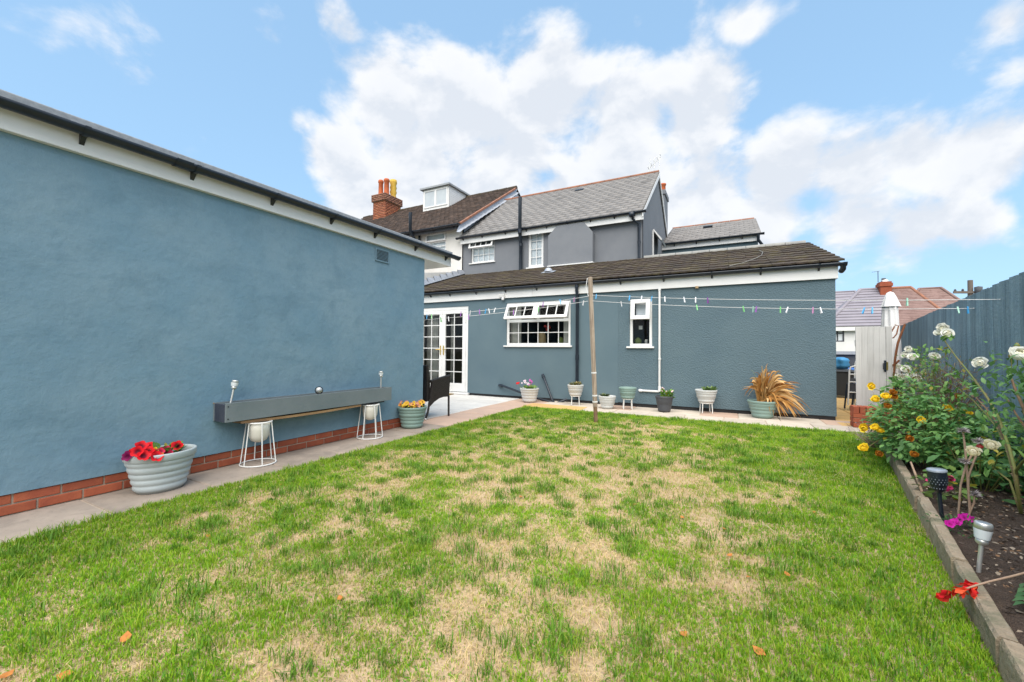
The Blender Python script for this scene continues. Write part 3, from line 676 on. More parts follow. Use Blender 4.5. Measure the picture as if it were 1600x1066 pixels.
# fascia and gutters of the upper storey
mb = MB(); mb.span((UX0 + .0, YU - .16, EU - .20), (UX1 + .06, YU - .13, EU - .0)); mb.span((UX0, YU - .13, EU - .02), (UX1 + .04, YU + .01, EU - .005)); hb(mb, 'upper_fascia', 'white_upvc')
g0, g1 = UX0 - .12, UX1 + .14
gutter(hou, (g0, YU - .22, EU + .01), (g1, YU - .22, EU + .02), .055, Vector((0, -1, 0)), [.04, .16, .3, .42, .53, .64, .75, .86, .95], name='upper_gutter')
x = pY(814, 380, YU - .08).x; zt_ = pY(814, 308, YU - .3).z; z0_ = pY(814, 427, YU - .1).z
pipe([(x, YU - .09, z0_), (x, YU - .09, EU - .42), (x + .08, YU - .32, EU - .12), (x + .08, YU - .32, zt_)], .056, 'soil_pipe', col=[((x, YU - .09, EU - .5), (x, YU - .09, EU - .4)), ((x + .08, YU - .32, EU - .16), (x + .08, YU - .32, EU - .04))])
x = pY(998.5, 370, YU - .06).x
pipe([(x - .16, YU - .2, EU - .02), (x - .14, YU - .16, EU - .16), (x, YU - .07, EU - .28), (x, YU - .06, 3.62)], .036, col=[((x, YU - .06, EU - .3), (x, YU - .06, EU - .38)), ((x, YU - .06, 4.05), (x, YU - .06, 4.11))])
# security camera under the eave
p = pY(987, 335, YU - .24); mb = MB().lathe([(0, -.09), (.06, -.07), (.08, -.02), (.08, .04), (0, .05)], p, 12); hb(mb, 'eave_camera', 'black_plastic')

def tile_field(name, parent, A, B, C, D, nu, nv, material, c0, c1, thick=.02, lap=1.12, jit=.0015, stagger=True, dark=.12):
    """joined small tiles between eave A-B and ridge D-C"""
    A, B, C, D = [np.array(q, float) for q in (A, B, C, D)]; V = []; Fc = []; Cc = []
    nrm = np.cross(B - A, D - A); nrm /= np.linalg.norm(nrm)
    P = lambda u, v: (A * (1 - u) + B * u) * (1 - v) + (D * (1 - u) + C * u) * v
    for j in range(nv):
        v0, v1 = j / nv, min((j + lap) / nv, 1)
        sh = .5 if (stagger and j % 2) else 0
        for i in range(-1 if sh else 0, nu):
            u0, u1 = max((i + sh + .006) / nu, 0), min((i + 1 + sh - .006) / nu, 1)
            if u1 - u0 < .2 / nu: continue
            h = thick + random.uniform(0, jit); b = len(V); tl = random.uniform(-jit, jit)
            V += [P(u0, v0) + nrm * (h + tl), P(u1, v0) + nrm * (h - tl), P(u1, v1) + nrm * .003, P(u0, v1) + nrm * .003, P(u0, v0), P(u1, v0), P(u1, v1) - nrm * .01, P(u0, v1) - nrm * .01]
            Fc += [(b, b + 1, b + 2, b + 3), (b + 4, b + 5, b + 1, b), (b + 5, b + 6, b + 2, b + 1), (b + 7, b + 4, b, b + 3)]
            k = random.random(); cc = [c0[q] * (1 - k) + c1[q] * k for q in range(3)]
            if random.random() < dark: cc = [q * .72 for q in cc]
            Cc += [cc] * 8
    o = link(name, tint_mesh(name, V, Fc, Cc, material), parent, -hou_off(parent)); o['kind'] = 'stuff'; return o
ey, ez = YU - .24, EU + .03
rl, rr = UX0 + .02, UX1 + .05
mb = MB().add([(rl, ey + .03, ez - .02), (rr, ey + .03, ez - .02), (rr, RY, RZ), (rl, RY, RZ), (rr, 17.1, ez), (rl, 17.1, ez)], [(0, 1, 2, 3), (3, 2, 4, 5)])
roof2 = hb(mb, 'upper_roof', 'bitumen')
tile_field('slates', roof2, (rl, ey, ez), (rr, ey, ez), (rr, RY, RZ + .02), (rl, RY, RZ + .02), 20, 18, 'slate', (.185, .178, .176), (.225, .215, .21), .016, dark=.05)
mb = MB()
for k in range(13):
    x0 = rl + (rr - rl) * k / 13; mb.tube([(x0, RY, RZ + .02), (x0 + (rr - rl) / 13 - .01, RY, RZ + .02)], .055, 10)
gl(mb, 'ridge', 'ridge_tile', roof2)
vp = ppl(905, 297.5, (0, ey, ez + .03), (0, -(RZ - ez), RY - ey)); gl(MB().box(vp, (.3, .12, .07), Matrix.Rotation(math.atan2(RZ - ez, RY - ey), 3, 'X')), 'roof_vent', 'black_plastic', roof2, bevel=.01)
# white bargeboard
mb = MB(); x = UX1 + .03
for (ya, za, yb, zb_) in ((ey + .02, ez - .03, RY, RZ - .03), (RY, RZ - .03, 17.1, ez - .06)):
    mb.add([(x, ya, za), (x + .03, ya, za), (x + .03, yb, zb_), (x, yb, zb_), (x, ya, za - .13), (x + .03, ya, za - .13), (x + .03, yb, zb_ - .15), (x, yb, zb_ - .15)], [(0, 1, 2, 3), (4, 7, 6, 5), (1, 5, 6, 2), (0, 3, 7, 4), (0, 4, 5, 1)])
hb(mb, 'bargeboard', 'white_upvc')
# brick chimney on the front slope, seen past the gable
cp = pX(1035, 345, UX1 - .3); mb = MB(); mb.span((UX1 - .75, 15.9, 5.0), (UX1 - .02, 16.8, 6.92)); mb.span((UX1 - .79, 15.86, 6.92), (UX1 + .02, 16.84, 7.08))
ch = hb(mb, 'chimney', 'render_grey'); gl(MB().lathe([(.13, 0), (.11, .06), (.10, .32), (.125, .34), (.125, .39), (.08, .39)], (UX1 - .14, 16.35, 7.08), 12), 'chimney_pot', 'pot_terracotta', ch)
# aerial at the ridge end
p = pY(1022, 266, RY); mb = MB(); mb.tube([p, p + Vector((.02, 0, .42))], .014, 6); mb.tube([p + Vector((-.18, 0, .06)), p + Vector((.2, 0, .4))], .01, 5)
for t_ in (.0, .25, .5, .75, 1): c = p + Vector((-.18 + .38 * t_, 0, .06 + .34 * t_)); mb.tube([c + Vector((0, -.14, .05)), c + Vector((0, .14, .02))], .008, 4); mb.tube([c - Vector((-.02, 0, .08)), c + Vector((-.02, 0, .12))], .008, 4)
mb.tube([p + Vector((-.15, 0, -.02)), p + Vector((-.13, 0, .42))], .009, 5); mb.tube([p + Vector((.16, 0, .0)), p + Vector((.16, 0, .46))], .009, 5)
hb(mb, 'aerial', 'steel')
# --- side wing, set back
WY, WX1 = 15.25, .80; we, wrz, wry = 4.87, 6.22, 18.2
mb = MB(); mb.add([(UX1, WY, 2), (WX1, WY, 2), (WX1, WY, we), (UX1, WY, we), (WX1, 21.2, 2), (WX1, 21.2, we), (WX1, wry, wrz - .03)], [(0, 1, 2, 3), (1, 4, 5, 6, 2)]); hb(mb, 'wing_wall', 'render_house')
mb = MB(); mb.span((UX1, WY - .1, we - .2), (WX1 + .03, WY - .06, we)); mb.span((UX1, WY - .06, we - .02), (WX1 + .03, WY, we)); hb(mb, 'wing_fascia', 'white_upvc')
mb = MB().add([(UX1, WY - .16, we), (WX1 + .06, WY - .16, we), (WX1 + .06, wry, wrz), (UX1, wry, wrz), (WX1 + .06, 21.3, we), (UX1, 21.3, we)], [(0, 1, 2, 3), (3, 2, 4, 5)]); roof3 = hb(mb, 'wing_roof', 'bitumen')
tile_field('slates', roof3, (UX1, WY - .19, we + .02), (WX1 + .08, WY - .19, we + .02), (WX1 + .08, wry, wrz + .03), (UX1, wry, wrz + .03), 10, 13, 'slate', (.185, .178, .176), (.225, .215, .21), .016, dark=.05)
mb = MB()
for k in range(7): x0 = UX1 + .42 * k; mb.tube([(x0, wry, wrz + .02), (x0 + .41, wry, wrz + .02)], .055, 10)
gl(mb, 'ridge', 'ridge_tile', roof3)
vp = ppl(1106, 354.5, (0, WY, we + .1), (0, -(wrz - we), wry - WY)); gl(MB().box(vp, (.32, .12, .08), Matrix.Rotation(math.atan2(wrz - we, wry - WY), 3, 'X')), 'roof_vent', 'black_plastic', roof3)
gutter(hou, (UX1 + .05, WY - .2, we + .0), (WX1 + .16, WY - .2, we + .01), .06, Vector((0, -1, 0)), [.12, .35, .58, .8], name='wing_gutter')
pipe([(WX1 + .0, WY - .2, we - .03), (WX1 + .0, WY - .18, we - .2), (WX1 + .18, WY + .05, we - .42), (WX1 + .2, WY + .1, we - .75)], .045)

# ================================================================== NEIGHBOUR HOUSE (white)
NX = -8.0; NY = YU - .05
nei = thing('neighbour_house', 'white rendered house with mossy brown roof, dormer and brick chimney behind the garage', 'house', (-11, 13, 0))
def nb_(mb, name, m, parent=None, bevel=0): return gl(mb, name, m, parent or nei, bevel)
pe = pY(725, 349, NY - .3); pr = pX(807, 294, NX + .05)
ne, nry, nrz = pe.z, pr.y, pr.z; ney = NY - .3
NW = prect(665, 364, 697, 393, NY)
mb = wall_grid(-17, NX, 2.3, ne, [NW], .1, lambda u, v, w: (u, NY + w, v)); nb_(mb, 'wall', 'render_white')
mb = MB(); mb.add([(NX, NY, 2.3), (NX, nry + 4.2, 2.3), (NX, nry + 4.2, ne), (NX, nry, nrz), (NX, NY, ne)], [(0, 1, 2, 3, 4)]); nb_(mb, 'side_wall', 'lead')
# low white party wall that the extension roof runs into
mb = MB(); zt0 = pX(664, 405, NX).z
mb.add([(NX - .2, HY - .3, 2.0), (NX + .0, HY - .3, 2.0), (NX, NY, 2.0), (NX - .2, NY, 2.0), (NX - .2, HY - .3, 3.15), (NX, HY - .3, 3.15), (NX, NY, 3.75), (NX - .2, NY, 3.75)], [(0, 1, 5, 4), (1, 2, 6, 5), (4, 5, 6, 7), (0, 4, 7, 3)]); nb_(mb, 'party_wall', 'render_white')
mb = MB()
for k in range(10):
    s0 = k / 10; y0 = EY0 + (EY1 - EY0) * s0; y1 = EY0 + (EY1 - EY0) * (s0 + .1); z0 = EZ0 + (EZ1 - EZ0) * s0; z1 = EZ0 + (EZ1 - EZ0) * (s0 + .1)
    mb.add([(NX + .008, y0, z0 + .02), (NX + .008, y1 + .01, z1 + .02), (NX + .008, y1 + .01, z1 + .19), (NX + .008, y0, z1 + .15), (NX + .10, y0, z0 + .06), (NX + .10, y1 + .01, z1 + .06)], [(0, 1, 2, 3), (3, 2, 5, 4)])
nb_(mb, 'flashing', 'lead')
mb = MB(); mb.add([(-12, HY - .5, 2.62), (NX - .2, HY - .5, 2.62), (NX - .2, NY, 3.62), (-12, NY, 3.62)], [(0, 1, 2, 3)]); lr = nb_(mb, 'low_roof', 'tile_far_red')
# neighbour window: frame, open vent, panes
a, b, c, d = NW; mb = MB(); frame_mb(mb, T_at(a, NY + .03, c), b - a, d - c, .05, .06); zt = pY(680, 378, NY).z; mb.span((a + .05, NY + .03, zt - .025), (b - .05, NY + .09, zt + .025)); nw = nb_(mb, 'window', 'white_upvc')
panes(nw, T_at(a, NY + .03, c), .05, .05, b - a - .1, zt - .025 - c - .05, 1, 2, .03, glass='glass_up')
hh = d - zt - .02; T = T_at(a + .01, NY + .035, d - .012, -rad(5)) @ Matrix.Translation((0, -.045, -hh)); mb = MB(); frame_mb(mb, T, b - a - .02, hh, .05, .045); gl(mb, 'vent_sash', 'white_upvc', nw); panes(nw, T, .05, .05, b - a - .12, hh - .1, 1, 1, y=.02, glass='glass_up')
gl(MB().span((a, NY + .115, c), (b, NY + .125, d)), 'blind', 'blind', nw)
NR = -7.93
mb = MB().add([(-17, ney, ne), (NR, ney, ne), (NR, nry, nrz), (-17, nry, nrz), (NR, nry + 4.5, ne), (-17, nry + 4.5, ne)], [(0, 1, 2, 3), (3, 2, 4, 5)]); nroof = nb_(mb, 'roof', 'bitumen')
tile_field('roof_tiles', nroof, (-17, ney - .03, ne + .02), (NR, ney - .03, ne + .02), (NR, nry, nrz + .02), (-17, nry, nrz + .02), 44, 30, 'tile_brown', (.055, .042, .037), (.125, .088, .072), .022, jit=.01, dark=.2)
mb = MB()
for k in range(20): x0 = NR - .45 * (k + 1); mb.tube([(x0, nry, nrz + .0), (x0 + .44, nry, nrz + random.uniform(0, .015))], .09, 10)
gl(mb, 'ridge', 'tile_concrete', nroof)
nlen = math.hypot(nry - ney, nrz - ne); nsa = math.atan2(nrz - ne, nry - ney)
vt = MB().box((0, .115, .02), (.085, .225, .06)).mesh('verge_tile', 'ridge_tile')
for k in range(int(nlen / .225)):
    s = k * .225; link('verge_tile', vt, nroof, Vector((NR + .045, ney + s * math.cos(nsa), ne + .0 + s * math.sin(nsa))) - hou_off(nroof), (nsa + random.uniform(-.03, .03), 0, random.uniform(-.02, .02)))
mb = MB()
for k in range(16):
    s0 = nlen * k / 16; s1 = nlen * (k + 1) / 16; f = lambda s, o, u: (NR + o, ney + s * math.cos(nsa) - u * math.sin(nsa), ne + s * math.sin(nsa) - u * math.cos(nsa))
    mb.add([f(s0, .03, .05), f(s1, .03, .05), f(s1, .05, .30 - .02 * (k % 2)), f(s0, .05, .38 - .02 * (k % 2)), f(s1, .20, .36), f(s0, .20, .42)], [(0, 1, 2, 3), (3, 2, 4, 5)])
gl(mb, 'flashing', 'lead', nroof)
gutter(nei, (-17, ney - .06, ne - .01), (NX + .12, ney - .06, ne), .06, Vector((0, -1, 0)), [.6, .75, .88, .97])
mb = MB().span((-17, ney + .02, ne - .14), (NX - .02, ney + .05, ne - .005)); nb_(mb, 'fascia', 'far_dark')
x = pY(643, 350, ney - .1).x; pz_t = pY(643, 333, ney - .1).z
nb_(MB().tube([(x - .04, NY - .08, 3.4), (x - .04, NY - .08, ne - .3), (x, ney - .16, ne - .05), (x, ney - .16, pz_t)], .055, 10), 'soil_pipe', 'black_plastic')
x = pY(655, 368, NY - .08).x; nb_(MB().tube([(x, NY - .07, ne - .1), (x, NY - .07, 3.0)], .04, 10), 'downpipe', 'black_plastic')
# dormer
npl = ((0, ney, ne), (0, -math.sin(nsa), math.cos(nsa)))
f0 = ppl(663.5, 331, *npl); f1 = ppl(698.5, 326, *npl); dy = (f0.y + f1.y) / 2; x0, x1 = f0.x, f1.x; dzb = ne + (dy - ney) * math.tan(nsa) - .05
dzt = pY(681, 294, dy).z; yb_ = ney + (dzt - ne) / math.tan(nsa) + .1
mb = MB(); mb.span((x0, dy, dzb), (x1, dy + .1, dzt)); mb.add([(x1, dy + .1, dzb), (x1, yb_, dzt), (x1, dy + .1, dzt), (x0, dy + .1, dzb), (x0, yb_, dzt), (x0, dy + .1, dzt)], [(0, 1, 2), (3, 5, 4), (2, 1, 4, 5)])
dm = nb_(mb, 'dormer', 'white_upvc')
mb = MB()
for k in range(11):
    z = dzb + .1 + k * (dzt - dzb - .12) / 11; z2 = z + (dzt - dzb - .12) / 11; ye = lambda q: ney + (q - ne) / math.tan(nsa)
    mb.add([(x1 + .02, dy + .02, z), (x1 + .02, ye(z), z), (x1 + .008, ye(z2), z2), (x1 + .008, dy + .02, z2), (x1, dy + .02, z), (x1, ye(z), z)], [(0, 1, 2, 3), (4, 5, 1, 0)])
gl(mb, 'cladding', 'white_upvc', dm)
gl(MB().span((x0 - .1, dy - .12, dzt), (x1 + .1, yb_ + .1, dzt + .07)), 'dormer_roof', 'felt', dm)
ws = (x1 - x0 - .12) / 2
for s in (0, 1):
    T = T_at(x0 + .06 + s * ws, dy - .03, dzb + .2); mb = MB(); frame_mb(mb, T, ws, dzt - dzb - .26, .05, .04); gl(mb, 'window_sash', 'white_upvc', dm)
    gl(MB().span((x0 + .11 + s * ws, dy - .012, dzb + .25), (x0 + .01 + (s + 1) * ws, dy - .004, dzt - .11)), 'pane', 'pane_light', dm)
# chimney built of bricks
cb = ppl(601, 341, *npl); cx1 = cb.x; cy0 = cb.y; wl = pY(583, 330, cy0).x; cw = cx1 - wl; cz0 = cb.z - .25; cz1 = pY(600, 313, cy0).z; czt = pY(600, 302, cy0).z
cdp = pX(626, 325, cx1).y - cy0
def brick_stack(parent, x0, x1, y0, y1, z0, z1, name='bricks', m='brick_chimney', c0=(.40, .15, .075), c1=(.27, .085, .045)):
    V = []; Fc = []; Cc = []; n = max(1, round((z1 - z0) / .078))
    for j in range(n):
        za = z0 + (z1 - z0) * j / n + .006; zb_ = z0 + (z1 - z0) * (j + 1) / n - .006; o = (j % 2) * .115
        for face in range(2):
            a0, a1 = (x0, x1) if face == 0 else (y0, y1); t = a0 - o
            while t < a1 - .02:
                s0, s1 = max(t + .006, a0), min(t + .224, a1)
                if s1 - s0 > .02:
                    pr_ = random.uniform(.006, .014); b = len(V)
                    if face == 0: P = [(s0, y0 - pr_, za), (s1, y0 - pr_, za), (s1, y0 - pr_, zb_), (s0, y0 - pr_, zb_), (s0, y0 + .02, za), (s1, y0 + .02, za), (s1, y0 + .02, zb_), (s0, y0 + .02, zb_)]
                    else: P = [(x1 + pr_, s0, za), (x1 + pr_, s1, za), (x1 + pr_, s1, zb_), (x1 + pr_, s0, zb_), (x1 - .02, s0, za), (x1 - .02, s1, za), (x1 - .02, s1, zb_), (x1 - .02, s0, zb_)]
                    V += P; Fc += [(b, b + 1, b + 2, b + 3), (b + 4, b + 5, b + 1, b), (b + 5, b + 6, b + 2, b + 1), (b + 7, b + 3, b + 2, b + 6), (b + 4, b, b + 3, b + 7)]
                    k = random.random(); Cc += [[c0[q] * (1 - k) + c1[q] * k for q in range(3)]] * 8
                t += .23
    o = link(name, tint_mesh(name, V, Fc, Cc, m), parent, -hou_off(parent)); o['kind'] = 'stuff'
nch = nb_(MB().span((wl, cy0, cz0), (cx1, cy0 + cdp, cz1)).span((wl - .06, cy0 - .06, cz1), (cx1 + .06, cy0 + cdp + .06, czt)), 'chimney', 'mortar')
brick_stack(nch, wl, cx1, cy0, cy0 + cdp, cz0, cz1); brick_stack(nch, wl - .06, cx1 + .06, cy0 - .06, cy0 + cdp + .06, cz1, czt, c0=(.27, .14, .09), c1=(.16, .08, .055))
gl(MB().span((cx1 + .0, cy0 + .0, cz0), (cx1 + .03, cy0 + cdp, cz0 + .01)), 'flashing', 'lead', nch)
for (px_, pt, m_, yy, r_) in ((595, 282, 'pot_terracotta', .22, .13), (604, 280, 'pot_terracotta', .22, .14), (614.5, 282, 'pot_buff', .6, .16)):
    yv = cy0 + cdp * yy; q_ = pY(px_, 300, yv); h = pY(px_, pt, yv).z - czt
    pr2 = [(r_ * 1.0, 0), (r_ * .86, h * .2), (r_ * .82, h * .8), (r_ * 1.02, h * .84), (r_ * 1.0, h * .94), (r_ * .8, h), (r_ * .6, h)] if m_ != 'pot_buff' else [(r_, 0), (r_ * .8, h * .15), (r_ * 1.08, h * .3), (r_ * .85, h * .42), (r_ * 1.05, h * .55), (r_ * .85, h * .7), (r_ * 1.12, h * .85), (r_ * 1.0, h), (r_ * .6, h)]
    gl(MB().lathe(pr2, (q_.x, yv, czt), 14), 'chimney_pot', m_, nch)

# ================================================================== FENCE, GATE, BACKGROUND
fen = thing('garden_fence', 'tall blue painted close-board fence along the right of the flower bed', 'fence', tuple(FP), -FA)
# fence frame: local y runs along the fence, -x faces the garden
bw = .118; s0, s1 = -4.2, 8.0; n = int((s1 - s0) / bw)
bmesh_ = []
for v in range(4):
    r_ = random.Random(v); mb = MB(); h = 1.745; w = bw + .018; seg = 7; vs = []
    for k in range(seg + 1):
        z = .04 + (h - .04) * k / seg; dx = .002 * math.sin(k * 1.7 + v)
        vs += [(-.004 + dx, 0, z), (-.022 + dx, w, z), (.006, w, z), (.006, 0, z)]
    mb.add(vs, [(4 * k + i, 4 * k + (i + 1) % 4, 4 * k + 4 + (i + 1) % 4, 4 * k + 4 + i) for k in range(seg) for i in range(4)] + [(0, 3, 2, 1), (4 * seg, 4 * seg + 1, 4 * seg + 2, 4 * seg + 3)])
    bmesh_.append(mb.mesh('board', 'fence_paint'))
for k in range(n):
    link('board', bmesh_[k % 4 if random.random() < .5 else random.randrange(4)], fen, (random.uniform(-.003, .003), s0 + k * bw, random.uniform(-.006, .006)), (0, random.uniform(-.003, .003), 0))
for z in (.3, .9, 1.5): MB().span((.012, s0, z - .04), (.06, s1, z + .04)).build('rail', 'fence_paint', fen)
for k in range(5): MB().span((.062, s0 + .3 + k * 2.6, -.05), (.16, s0 + .4 + k * 2.6, 1.78)).build('post', 'fence_paint', fen)
MB().span((-.028, s0, -.03), (.008, s1, .16)).build('gravel_board', 'fence_paint', fen)

# low brick wall at the end of the bed, every brick its own piece
BWY = 7.84; bx0 = pY(1333.5, 650, BWY).x
bwl = thing('brick_wall', 'low red brick wall with a coping of bricks on edge beside the grey gate', 'wall', (bx0, BWY, 0))
MB().span((.012, .012, -.03), (1.0, .2, .205)).build('core', 'mortar', bwl)
for c in range(3):
    x = -(.1125 if c % 2 else 0)
    while x < .98:
        a = max(x, 0); b = x + .215
        if b - a > .05: link('brick', brick_mesh(round(b - a, 3), .062, .05), bwl, ((a + b) / 2, .0, .036 + c * .072), (0, 0, -math.pi / 2))
        x += .225
    link('brick', brick_mesh(.1, .062, .05), bwl, (0, .055, .036 + c * .072), (0, 0, math.pi)); link('brick', brick_mesh(.09, .062, .05), bwl, (0, .16, .036 + c * .072), (0, 0, math.pi))
cm = MB().box((0, 0, 0), (.066, .215, .105)).mesh('brick', 'brick')
for k in range(13):
    o = link('brick', cm, bwl, (.036 + k * .076, .104, .262 + random.uniform(-.002, .002))); b = o.modifiers.new('b', 'BEVEL'); b.width = .006; b.segments = 1
# gate
GY = 8.22; ga = pY(1337, 570, GY).x; gb = pY(1384, 570, GY).x; gz = pY(1360, 511, GY).z
gate = thing('garden_gate', 'pale grey boarded garden gate standing open behind the low brick wall', 'gate', (ga, GY, 0))
nb = 5; wd = (gb - ga) / nb
gm = MB().box((0, 0, gz / 2 + .03), (wd - .0015, .022, gz - .06)).mesh('board', 'gate_paint')
for k in range(nb): link('board', gm, gate, (wd * (k + .5), random.uniform(-.001, .001), 0))
MB().span((gb - ga + .004, -.012, -.02), (gb - ga + .075, .07, gz + .005)).build('post', 'gate_paint', gate, .004)
for z in (.3, gz - .25): MB().span((.0, .013, z - .05), (gb - ga, .045, z + .05)).build('ledge', 'gate_paint', gate)
p = pY(1385, 572, GY); lz = p.z; lx = p.x - ga - .02
MB().span((lx - .012, -.026, lz - .085), (lx + .014, -.0125, lz + .085)).tube([(lx, -.03, lz + .05), (lx - .03, -.055, lz + .04), (lx - .03, -.055, lz - .05), (lx, -.03, lz - .055)], .006, 6).build('latch', 'black_plastic', gate)
MB().span((lx + .016, -.02, lz - .06), (lx + .034, -.0125, lz + .06)).build('latch_plate', 'brass', gate)

# closed parasol
PY = 9.3; pc = pY(1391.5, 500, PY); pt = pY(1391.5, 456, PY).z
par = thing('parasol', 'closed white garden parasol standing behind the grey gate', 'parasol', (pc.x, PY, 0))
def folded(prof, n=40, amp=.16, lob=8, ph=0):
    mb = MB(); vs = []
    for i, (r, z) in enumerate(prof):
        for k in range(n):
            a = 2 * math.pi * k / n; q = r * (1 + amp * math.cos(lob * a + .5 * i + ph) + .5 * amp * math.cos(3 * a + i * .9)); vs.append((q * math.cos(a), q * math.sin(a), z))
    m = len(prof); mb.add(vs, [(i * n + k, i * n + (k + 1) % n, (i + 1) * n + (k + 1) % n, (i + 1) * n + k) for i in range(m - 1) for k in range(n)], 0, True); return mb
u = .105
folded([(u * .95, .75), (u * 1.12, 1.1), (u * 1.06, 1.3), (u * 1.0, 1.55), (u * .95, 1.7), (u * .85, pt - .22)]).build('canopy', 'canvas', par)
folded([(u * 1.22, pt - .26), (u * 1.02, pt - .2), (u * .72, pt - .1), (u * .42, pt - .02), (.01, pt)], amp=.10).build('top_flap', 'canvas', par)
MB().tube([(0, 0, .04), (0, 0, pt - .02)], .02, 10).build('pole', 'white_metal', par)
MB().lathe([(0, 0), (.24, 0), (.24, .05), (.05, .08), (.03, .3), (0, .3)]).build('base', 'plastic_char', par)
# rusty garden ornament: bent bars leaning at the fence end
PY = 8.75; q = lambda x, y, d=0: pY(x, y, PY + d) - Vector((pY(1405, 560, PY).x, PY, 0))
orn = thing('rusty_ornament', 'rusty bent metal bars leaning between the grey gate and the blue fence', 'ornament', (pY(1405, 560, PY).x, PY, 0))
MB().tube([q(1414, 507), q(1408, 522), q(1403, 536), q(1400, 552), q(1398, 566), q(1397, 585), q(1396, 610)], .016, 8).build('bar', 'rust', orn)
MB().tube([q(1398, 510), q(1392, 520), q(1389, 529), q(1396, 528), q(1401, 522), q(1404, 509), q(1398, 508)], .010, 6).build('hook', 'rust', orn)
MB().tube([q(1392, 600), q(1391.5, 580), q(1394, 571), q(1400, 568), q(1405, 563)], .014, 6).build('arch', 'rust', orn)
v = q(1396, 640); MB().lathe([(0, 0), (.1, 0), (.09, .05), (0, .06)], (v.x, 0, 0), 10).build('foot', 'rust', orn)
# dark compost bag / planter behind
pb = pY(1402, 560, 9.0)
MB_ = MB().lathe([(0, 0), (.17, 0), (.21, .4), (.2, .82), (.13, .9), (0, .86)], (0, 0, 0), 14, .9, .6)
tag(MB_.build('refuse_sack', 'bin_grey', None, 0, (pb.x + .0, 9.45, 0)), 'black sack standing by the fence behind the grey gate', 'sack')

# folded loungers in the side passage
fl = pz(1325, 641); ch_ = thing('folding_frame', 'folded white tubular garden trolley frame on the yellow side path', 'trolley', (fl.x, fl.y, 0))
def fr(dx, dy, h, w, lean):
    return MB().tube([(dx, dy, .1), (dx + lean, dy, h - .08), (dx + lean + .02, dy, h - .02), (dx + lean + .08, dy, h), (dx + w + lean - .08, dy, h), (dx + w + lean - .02, dy, h - .02), (dx + w + lean, dy, h - .08), (dx + w, dy, .1)], .014, 8)
fr(.0, 0, .86, .4, .03).build('frame', 'white_metal', ch_); fr(.12, .14, 1.0, .42, .03).build('frame', 'white_metal', ch_)
for z in (.35, .55, .7): MB().tube([(.02, 0, z), (.42, 0, z)], .011, 6).build('crossbar', 'white_metal', ch_)
MB().span((.0, .02, .22), (.42, .12, .52)).span((.02, .01, .56), (.4, .05, .62)).build('seat', 'far_dark', ch_)
for (a, b) in ((-.06, .0), (.06, .04), (.38, .02)): MB().tube([(a + .05, b, .5), (a, b - .03, .03)], .014, 6).build('leg', 'black_plastic', ch_)
for xx in (.02, .36): MB().tube([(xx, -.05, .045), (xx + .03, -.05, .045)], .045, 12).build('wheel', 'black_plastic', ch_)
# wheelie bin with blue bag, low outbuilding beyond
bp = Vector((pY(1312, 600, 13.2).x, 13.2, 0)); bn = thing('wheelie_bin', 'dark grey wheelie bin at the end of the side passage', 'bin', tuple(bp)); bn.scale = (.8, .8, .66)
MB().add([(-.26, -.26, .06), (.26, -.26, .06), (.26, .26, .06), (-.26, .26, .06), (-.31, -.33, .98), (.31, -.33, .98), (.31, .33, .98), (-.31, .33, .98)], [(3, 2, 1, 0), (4, 5, 6, 7), (0, 1, 5, 4), (1, 2, 6, 5), (2, 3, 7, 6), (3, 0, 4, 7)]).build('body', 'bin_grey', bn, .02)
MB().add([(-.33, -.37, .985), (.33, -.37, .985), (.33, .37, 1.0), (-.33, .37, 1.0), (-.3, -.3, 1.05), (.3, -.3, 1.05), (.3, .33, 1.07), (-.3, .33, 1.07)], [(3, 2, 1, 0), (4, 5, 6, 7), (0, 1, 5, 4), (1, 2, 6, 5), (2, 3, 7, 6), (3, 0, 4, 7)]).build('lid', 'bin_grey', bn, .01)
for s in (-1, 1): MB().tube([(s * .2, .3, .1), (s * .27, .3, .1)], .1, 14).build('wheel', 'black_plastic', bn)
bg_ = Vector((pY(1314, 592, 12.4).x, 12.4, 0)); mb = folded([(.0, .0), (.12, .02), (.17, .25), (.15, .42), (.18, .52), (.15, .64), (.06, .72), (.0, .7)], 24, .12, 5)
sk_ = mb.build('blue_sack', 'blue_bag', None, 0, (bp.x + .02, 13.15, .706)); sk_.scale = (.95, .95, .42); tag(sk_, 'crumpled blue plastic sack lying on the dark wheelie bin', 'sack')
OY = 16.5; oz = pY(1320, 551, OY).z; ox = pY(1300, 560, OY).x
out = thing('outbuilding', 'low brick outbuilding with dark fascia closing off the side passage', 'shed', (ox, OY, 0))
MB().span((-1, 0, -.07), (3.2, .2, .62)).build('wall', 'brick', out); MB().span((-1, .4, .62), (3.2, .6, 1.0)).build('opening', 'dark_room', out)
MB().span((-1.1, -.12, oz - .42), (3.3, 3, oz - .06)).build('fascia', 'far_dark', out); MB().span((-1.15, -.2, oz - .06), (3.35, 3.05, oz + .04)).build('roof', 'felt', out)
for k in range(4): MB().span((-1 + k * 1.3, 0, .62), (-.85 + k * 1.3, .2, oz - .42)).build('pier', 'brick', out)
tag(MB().span((-.7, -.4, 0), (.7, .4, .06)).box((0, 0, .36), (1.36, .74, .6)).span((-.74, -.44, .66), (.74, .44, .74)).build('storage_box', 'blue_tarp', None, .01, (ox + .6, 15.7, -.07)), 'bright blue lidded box in front of the low outbuilding', 'storage box')

